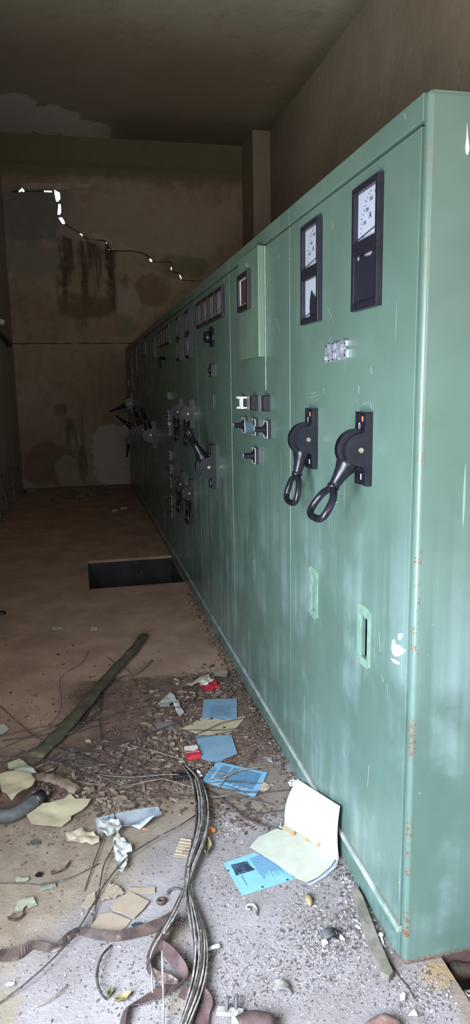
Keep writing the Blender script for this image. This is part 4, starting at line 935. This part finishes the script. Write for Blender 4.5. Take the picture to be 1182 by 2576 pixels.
# rusty straps
def ribbon(name, nodes, mat, label, hw=.016, sub=5):
    C_ = cat([Vector((*fl(a_, b2).xy, 0)) for a_, b2, *_ in nodes], sub); Zs = cat([Vector((z_, t_, w_)) for _, _, z_, t_, w_ in nodes], sub)
    V = []
    for i, c_ in enumerate(C_):
        a_ = C_[max(0, i-1)]; b2 = C_[min(len(C_)-1, i+1)]; d = (b2-a_).normalized(); n_ = Vector((-d.y, d.x, 0)); z_, t_, w_ = Zs[i]; w_ *= .8
        e = n_*math.cos(t_)*w_+Vector((0, 0, math.sin(t_)*w_)); c2 = Vector((c_.x, c_.y, max(z_, abs(e.z)+.002)))
        V += [c2-e, c2+e]
    m = MB().add(V, [(2*i, 2*i+2, 2*i+3, 2*i+1) for i in range(len(C_)-1)], False)
    return T(obj(name, m, mat, solid=.0018), label, 'metal strap')
ribbon('rusty_strap', [(-40, 2412, .01, .1, .022), (0, 2412, .01, .2, .022), (45, 2408, .012, .5, .02), (80, 2390, .016, 1.3, .016), (105, 2392, .016, 1.2, .015), (140, 2394, .012, .5, .013), (175, 2366, .016, 1.2, .014), (200, 2354, .016, 1.4, .014), (235, 2360, .014, .9, .015), (290, 2364, .012, .5, .017), (350, 2352, .012, .4, .020), (410, 2334, .016, .4, .022), (440, 2318, .02, .5, .02)], RUST, 'rusty metal strap twisting along the floor from the left edge')
ribbon('rusty_strap', [(446, 2322, .02, .3, .022), (425, 2345, .022, .3, .024), (405, 2378, .02, .2, .026), (385, 2412, .012, .3, .022), (376, 2445, .016, 1.2, .016), (392, 2468, .02, 1.3, .017), (425, 2485, .024, 1.1, .018), (446, 2496, .02, .9, .016)], RUST, 'rusty strap loop curling under the branching cables')
ribbon('rusty_strap', [(404, 2398, .03, 1.2, .016), (420, 2412, .03, 1.0, .02), (440, 2436, .03, .8, .022), (460, 2460, .026, .9, .022), (464, 2478, .02, .9, .022), (440, 2492, .02, .4, .024), (400, 2510, .016, .2, .022), (355, 2530, .012, .4, .018), (320, 2548, .012, .9, .018), (308, 2600, .012, .9, .018)], RUSTB, 'folded brown strap lying lowest, sweeping to the lower left')
ribbon('rusty_strap', [(455, 2500, .01, .3, .02), (480, 2512, .012, .3, .02), (505, 2512, .016, .6, .02), (520, 2535, .016, .2, .02), (510, 2560, .01, .1, .022), (505, 2610, .01, .1, .022)], RUSTB, 'short rusty strap end to the right of the cables at the lower edge')
# fibre tuft
m = MB(); q = fl(443, 2325, .035)
for k in range(60):
    d = Vector((R.gauss(0, 1), R.gauss(0, 1), abs(R.gauss(.2, .6)))).normalized()*R.uniform(.012, .028); p0 = q+Vector((R.gauss(0, .010), R.gauss(0, .010), R.gauss(0, .006)))
    m.tube([p0, p0+d*.6+Vector((.003, 0, .003)), p0+d], .0007, 4)
tag(obj('fibre_tuft', m, RUST), 'frayed rusty fibre tuft on top of the strap', 'tuft', kind='stuff')

# rusted channel across the trench below the end panel
pb_ = empty('rusty_channel', (.45, -.02, -.12), 'rusted steel channel spanning the pit under the cabinet end', 'steel beam')
obj('web', MB().box((.118, .012, -.075), (.798, .06, -.004), .006), RUSTB, pb_)
m = MB().tube(cat([Vector((.135, .0, -.045)), Vector((.3, -.012, -.055)), Vector((.6, -.01, -.06)), Vector((.79, .0, -.06))], 5), [.022+.006*math.sin(i*1.7) for i in range(16)], 12); obj('pipe', m, RUST, pb_)
eb = empty('edge_bracket', (.12, -.13, -.02), 'small broken bracket on the rim of the corner pit', 'bracket')
obj('angle', MB().box((.116, -.22, -.03), (.148, -.10, -.004), .003), RUSTB, eb); obj('bolt', MB().tube([Vector((.128+.008*math.cos(k), -.115+.008*math.sin(k), -.002)) for k in range(6)], .003, 6, True), STEEL, eb)
# far rubble
for i, (a_, b2, sx, h) in enumerate(((205, 1252, .12, .05), (232, 1247, .09, .05), (215, 1258, .06, .03), (190, 1250, .07, .03), (78, 1238, .1, .05), (312, 1280, .05, .02), (288, 1286, .04, .02))):
    rock((a_, b2), sx, sx*.7, h, WOOD if i < 5 else PALE, 'rubble_lump', ['largest dark lump by the far wall', 'dark lump right of the largest one at the far wall', 'low dark lump in front of the largest one', 'small dark lump left of the largest one', 'lump in the far left corner', 'pale chip on the dark floor near the pit end, right one', 'brownish chip on the dark floor, left of the pale one'][i], 'rubble', i+9)
rock((4, 1545), .03, .03, .02, BLK, 'rubble_lump', 'small black lump at the left edge of the floor', 'rubble', 2)

# crumbs: uncountable grit, chips and shavings
def crumbs(name, regions, mat, seed, label):
    rg = random.Random(seed); V, F = [], []
    for (cx_, cy_, rx, ry, n, smin, smax, fl_) in regions:
        for _ in range(n):
            while True:
                a_, b2 = rg.gauss(0, .5), rg.gauss(0, .5)
                if abs(a_) < 1.3 and abs(b2) < 1.3: break
            if covered(cx_+a_*rx, cy_+b2*ry, rg): continue
            q = fl(cx_+a_*rx, cy_+b2*ry)
            if q.y > 10 or q.x < -1.7+(.0 if q.y > 1.1 else -.3) or q.x > .10 or (q.x > -.004 and q.y > .0): continue
            s_ = smin*(smax/smin)**(rg.random()**1.6); an = rg.uniform(0, 6.28); el = rg.uniform(1, fl_)
            ca, sa = math.cos(an), math.sin(an); t = rg.uniform(-.5, .5); k = rg.choice((3, 4, 4, 5)); h = s_*rg.uniform(.1, .45); o = len(V)
            ring = []
            for i in range(k):
                b3 = 2*PI*i/k+rg.uniform(-.3, .3); x_, y_ = math.cos(b3)*s_*el*.5, math.sin(b3)*s_*.5
                ring.append((q.x+x_*ca-y_*sa, q.y+x_*sa+y_*ca, x_*t*.5+h+abs(s_*el*.25*t)))
            V += ring+[(a, b, max(.0003, c-h)) for a, b, c in ring]
            F.append(tuple(o+i for i in range(k))); F += [(o+i, o+k+i, o+k+(i+1) % k, o+(i+1) % k) for i in range(k)]
    o = obj(name, MB().add(V, F), mat); tag(o, label, 'debris', kind='stuff')
grey_m = debris_mat('grit_mix', [(.09, .075, .07), (.27, .25, .26), (.17, .145, .14), (.31, .29, .31), (.12, .10, .085), (.23, .21, .22), (.42, .41, .44), (.14, .12, .11), (.29, .26, .27), (.10, .08, .07)])
brown_m = debris_mat('litter_mix', [(.07, .045, .036), (.14, .095, .075), (.20, .15, .12), (.10, .07, .055), (.26, .21, .175), (.15, .105, .085), (.08, .06, .05)])
crumbs('floor_grit', [(820, 2340, 130, 110, 3600, .001, .0065, 2.8), (760, 2450, 330, 130, 4200, .0008, .0055, 2.8), (600, 2420, 120, 180, 1300, .0008, .0045, 2.8), (1060, 2500, 90, 80, 1300, .001, .006, 2.2), (560, 2200, 90, 160, 1300, .0008, .005, 2.5),
                      (540, 2090, 60, 40, 300, .002, .008, 2.5), (760, 2180, 160, 90, 700, .0015, .007, 2.5), (880, 2220, 30, 60, 400, .002, .01, 2), (250, 2400, 330, 200, 1500, .001, .006, 2.5), (900, 2330, 60, 60, 500, .002, .012, 2.5), (420, 2500, 220, 100, 700, .0012, .006, 2.4)], grey_m, 3, 'pale grit and chips scattered on the near floor')
crumbs('leaf_litter', [(470, 1850, 150, 110, 2600, .003, .018, 3), (530, 1720, 60, 40, 800, .004, .018, 2.5), (250, 1960, 260, 60, 2000, .003, .016, 3.5), (640, 1850, 70, 110, 1500, .0015, .008, 3), (100, 2080, 160, 80, 450, .0015, .009, 2.5), (300, 2010, 200, 50, 500, .004, .02, 2.5),
                       (620, 2040, 110, 50, 700, .002, .012, 3.5), (250, 1800, 320, 140, 500, .003, .012, 2.4), (200, 1600, 400, 200, 130, .004, .016, 2), (200, 1245, 150, 12, 120, .01, .035, 2), (300, 2180, 260, 130, 420, .001, .006, 2.5)], brown_m, 4, 'brown crumbled leaf litter and soil over the middle floor')
# soil heaped along the plinth
rg = random.Random(9); V, F = [], []
for i in range(700):
    y_ = rg.uniform(.35, 3.6) if i < 560 else rg.uniform(0, .9); d = abs(rg.gauss(0, .028)); s_ = rg.uniform(.004, .016)*(.6 if y_ < .9 else 1); o = len(V)
    c_ = Vector((-.008-d, y_, max(0, .02-d*.5)*rg.random())); an = rg.uniform(0, 6.28)
    for k in range(4): V.append(c_+Vector((math.cos(an+k*1.57)*s_*.5-.003, math.sin(an+k*1.57)*s_*.7, s_*.3+(.004 if k % 2 else 0))))
    V.append(c_+Vector((0, 0, -.001))); F += [(o, o+1, o+2, o+3), (o, o+1, o+4), (o+1, o+2, o+4), (o+2, o+3, o+4), (o+3, o, o+4)]
V = [Vector((min(v.x, -.009), v.y, max(v.z, .0005))) for v in V]
tag(obj('plinth_dirt', MB().add(V, F), brown_m), 'crumbled dirt heaped along the cabinet foot', 'dirt', kind='stuff')

# ------------------------------------------------------------------ light: daylight from the big door on the left, behind the viewer
def area(name, loc, aim, sx, sy, power, col):
    l = bpy.data.lights.new(name, 'AREA'); l.shape = 'RECTANGLE'; l.size = sx; l.size_y = sy; l.energy = power; l.color = col
    o = bpy.data.objects.new(name, l); COL.objects.link(o); o.location = loc
    o.rotation_euler = (Vector(aim)-Vector(loc)).to_track_quat('-Z', 'Z').to_euler(); return o
area('door_daylight', (-1.95, -1.3, 1.40), (-.55, .0, .1), 1.3, 1.5, 122, (.76, .88, 1.0)).data.spread = math.radians(104)
area('rear_fill_lamp', (.2, -4.0, 2.3), (-.2, 9, 2.3), 2.2, 2.0, 86, (1.0, .92, .80))  # added lamp behind the viewer, fills the far wall and ceiling
area('door_ground_bounce', (-2.0, -1.4, .45), (-.2, 3.6, 5.6), 1.2, .7, 72, (1.0, .97, .88)).data.spread = math.radians(96)
w = bpy.data.worlds.new('sky'); bpy.context.scene.world = w; w.use_nodes = True
bg = w.node_tree.nodes['Background']; bg.inputs[0].default_value = (.82, .86, 1.0, 1); bg.inputs[1].default_value = 2.0
sc = bpy.context.scene
sc.view_settings.view_transform = 'Standard'; sc.view_settings.look = 'None'; sc.view_settings.gamma = 1; sc.view_settings.use_curve_mapping = False; sc.view_settings.exposure = 0.0
sc.cycles.use_denoising = True; sc.cycles.max_bounces = 8; sc.cycles.diffuse_bounces = 5; sc.cycles.sample_clamp_indirect = 4
